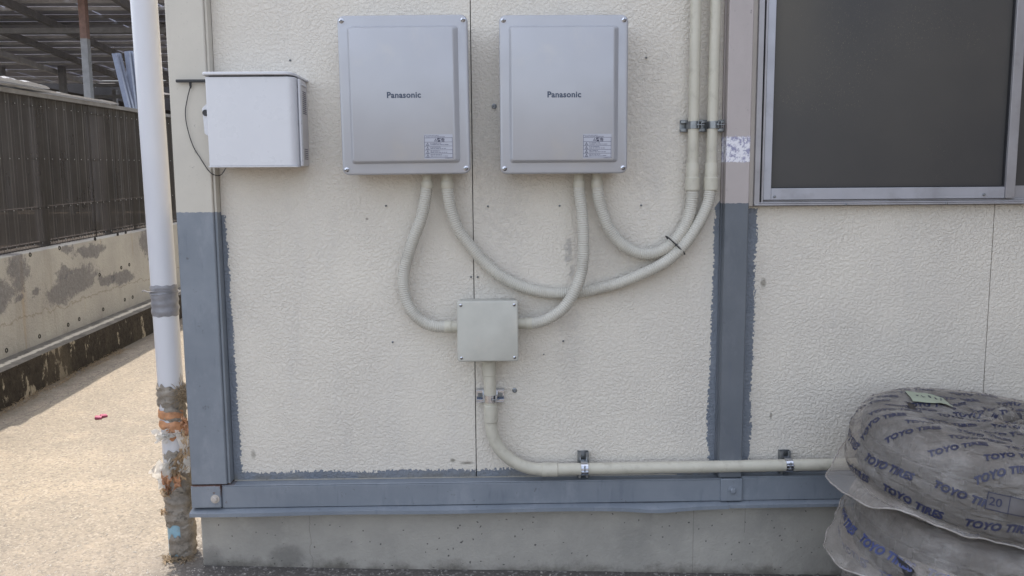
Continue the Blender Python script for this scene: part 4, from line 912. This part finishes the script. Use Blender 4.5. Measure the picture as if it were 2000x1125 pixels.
def make_tyre(loc, rot, seed, label, film_rows, top=True, smid=.53, samp=.035):
    t = thing('bagged_tyre', label, 'tyre', loc, 'bagged tyres stacked by the wall')
    t.rotation_euler = rot; t['_o'] = (0, 0, 0)
    tyre_mesh().build('tyre', M['rubber'], t, ang=40)
    nth, ns = 200, 80; L = []
    for j in range(ns + 1):
        s = .002 + (SL[-1] - .004) * j / ns; L.append([bag_pt(2 * math.pi * k / nth, s, seed) for k in range(nth)])
    bag = MB().loops(L, False, False).build('bag', M['film'], t, ang=180)
    # seam fin of the bag: wide and flaring at the left, narrow at the front
    L = []
    n = 260
    for k in range(n):
        th = 2 * math.pi * k / n; dl = math.atan2(math.sin(th - 3.25), math.cos(th - 3.25)); wd = .014 + .062 * math.exp(-(dl / .33) ** 2) * (1 + .25 * N3(th * 4, seed)) + .006 * N3(th * 6, seed)
        s0 = smid + samp * math.cos(th - R_(290)) + .01 * N3(th * 3, seed); p = bag_pt(th, s0, seed)
        rd = Vector((math.cos(th), math.sin(th), 0)); l_ = []
        for q_ in range(7):
            f = q_ / 6; l_.append(p - rd * .006 + rd * (wd * f) + Vector((0, 0, -.035 * f * f * wd / .08 + .006 * f * N3(th * 8, f * 2, seed) + (.03 * f * N3(th * 5, seed + 3) * wd / .09))))
        L.append(l_)
    L.append(L[0]); bs = MB().loops(L, False, False, False).build('bag_seam', M['film'], t, ang=180)
    MB().tube([l_[-1] for l_ in L], .0022, 6, False).build('seam_edge', M['seam'], bs)
    # printing
    V, F = text_mesh('TOYO TIRES', .034, .0016, .28, 1.06); wdt = max(v[0] for v in V); k_ = .168 / wdt
    k_ *= .9 if top else 1.
    V = [(a * k_, b * k_) for a, b in V]
    # cut big faces fine enough to follow the film
    m_ = MB(); rs = random.Random(int(seed * 10)); 
    def place(fn_):
        m_.add([fn_(a, b) for a, b in V], F)
    if top:
        ca, sa = math.cos(-.12), math.sin(-.12)
        for row in range(-9, 10):
            v0 = row * .050
            for col in range(-4, 4):
                u0 = col * .19 + (row % 3) * .07 + rs.uniform(-.008, .008)
                def fn_(a, b, u0=u0, v0=v0, wv=rs.uniform(-.2, .2)):
                    X, Y = u0 + a, v0 + b + .012 * N3(u0 * 5 + a * 12, v0 * 7, seed)
                    X, Y = X * ca - Y * sa, X * sa + Y * ca
                    return bag_pt(math.atan2(Y, X), math.hypot(X, Y), seed, .0014)
                cx, cy_ = u0 + .075, v0 + .01
                if .03 < math.hypot(cx, cy_) < .40 - .0: place(fn_)
    for row in range(film_rows):
        s0 = .445 + row * .056
        k = 0
        while k * .195 < 2 * math.pi * .385:
            th0 = (k * .195 + row * .08 + seed * .07) / .385
            tl = rs.uniform(-.15, .15)
            def fn2(a, b, th0=th0, s0=s0, tl=tl): return bag_pt(th0 + a / .385, s0 - b + .02 + tl * (a - .07) + .006 * N3(a * 14, th0 * 4), seed, .0016)
            place(fn2); k += 1
    tag(m_.build('bag_lettering', M['toyo'] if not top else M['toyod'], t, smooth=False), kind='stuff')
    if abs(seed - 4.1) < .01:        # the torn place with its hanging flap
        a0_, s_0 = R_(205), .450
        P_ = [(0, 0), (.05, .012), (.085, .034), (.12, .030), (.175, -.004), (.150, .034), (.105, .062), (.09, .064), (.04, .040)]
        MB().add([bag_pt(a0_ + u / .385, s_0 + v, seed, .0030) for u, v in P_], [(0, 1, 8), (1, 2, 7, 8), (2, 3, 6, 7), (3, 4, 5, 6)]).build('tear', M['dark'], t, smooth=False)
        MB().add([bag_pt(a0_ + u / .385, s_0 + v, seed, o) for u, v, o in ((.0, -.003, .003), (.10, -.012, .003), (.175, -.007, .003), (.12, .020, .010), (.088, .034, .020), (.05, .010, .008))], [(0, 1, 5), (1, 2, 3), (1, 3, 4, 5)]).build('torn_flap', M['film'], t, ang=180)
    return t
TC = Vector((1.425, -.440, .590))
t1 = make_tyre(TC, (R_(3.5), R_(5.0), 0), 1.3, 'topmost bagged tyre of the stack with a green note on it', 3)
t2 = make_tyre(TC + Vector((-.015, -.01, -.222)), (R_(1.5), R_(3.5), 0), 4.1, 'second bagged tyre from the top with torn film', 4, False, .50, .075)
t3 = make_tyre(TC + Vector((-.03, .0, -.440)), (R_(0), R_(2), 2.0), 7.7, 'lowest visible bagged tyre near the ground', 3, False, .51, .06)
# green note with handwriting, laid on the film of the top tyre
m_ = MB(); nn = 6; cxn, cyn = -.13, .175
g_ = [[None] * (nn + 1) for _ in range(nn + 1)]
def note_pt(u, v, o): 
    X = cxn + u * math.cos(-.25) - v * math.sin(-.25); Y = cyn + u * math.sin(-.25) + v * math.cos(-.25) ; p = bag_pt(math.atan2(Y, X), math.hypot(X, Y), 1.3, 0); return p + Vector((0, 0, o))
vs_ = [note_pt(-.055 + .11 * i / nn, -.055 + .10 * j / nn, .005 + .006 * max(0, .3 - j / nn)) for j in range(nn + 1) for i in range(nn + 1)]
m_.add(vs_, [(j * (nn + 1) + i, j * (nn + 1) + i + 1, (j + 1) * (nn + 1) + i + 1, (j + 1) * (nn + 1) + i) for j in range(nn) for i in range(nn)])
nt_ = m_.build('note', M['note'], None, origin=(0, 0, 0)); nt_.location = t1.location; nt_.rotation_euler = t1.rotation_euler
tag(nt_, 'pale green paper note with faint handwriting stuck on the topmost bagged tyre', 'note')
rs = random.Random(4); m_ = MB()
for k in range(5):
    u = -.03 + k * .016
    pts = catmull([note_pt(u + rs.uniform(-.005, .005), .0 + rs.uniform(-.014, .016), .0068) for _ in range(4)], 5); m_.tube(pts, .0008, 4)
m_.build('handwriting', M['print'], nt_, origin=(0, 0, 0))
# printed paper label wrapped on the tread of the top tyre
def lab_pt(th, s, o): return bag_pt(th, s, 1.3, o)
m_ = MB(); a0, a1 = R_(234), R_(275); s0, s1 = .432, .472
m_.mi = 0
vs_ = [lab_pt(a0 + (a1 - a0) * i / 24, s0 + (s1 - s0) * j / 4, .0022) for j in range(5) for i in range(25)]
m_.add(vs_, [(j * 25 + i, j * 25 + i + 1, (j + 1) * 25 + i + 1, (j + 1) * 25 + i) for j in range(4) for i in range(24)])
m_.build('tyre_label', M['paper'], t1, origin=(0, 0, 0))
m_ = MB(); lab = [c for c in kids(t1) if c.name.startswith('tyre_label')][0]
for i in range(7):
    th = a0 + (a1 - a0) * i / 6; m_.add([lab_pt(th, s0, .0036), lab_pt(th + .004, s0, .0036), lab_pt(th + .004, s1, .0036), lab_pt(th, s1, .0036)], [(0, 1, 2, 3)])
for s in (s0, s1): 
    for i in range(24):
        b0, b1 = a0 + (a1 - a0) * i / 24, a0 + (a1 - a0) * (i + 1) / 24; m_.add([lab_pt(b0, s, .0036), lab_pt(b1, s, .0036), lab_pt(b1, s + .0015, .0036), lab_pt(b0, s + .0015, .0036)], [(0, 1, 2, 3)])
V, F = text_mesh('20', .028, .0002)
m_.add([lab_pt(a0 + .012 + a / .385, s1 - .010 - b, .004) for a, b in V], F)
m_.build('label_print', M['toyod'], lab, origin=(0, 0, 0), smooth=False)

for o in bpy.data.objects:
    if '_o' in o: del o['_o']
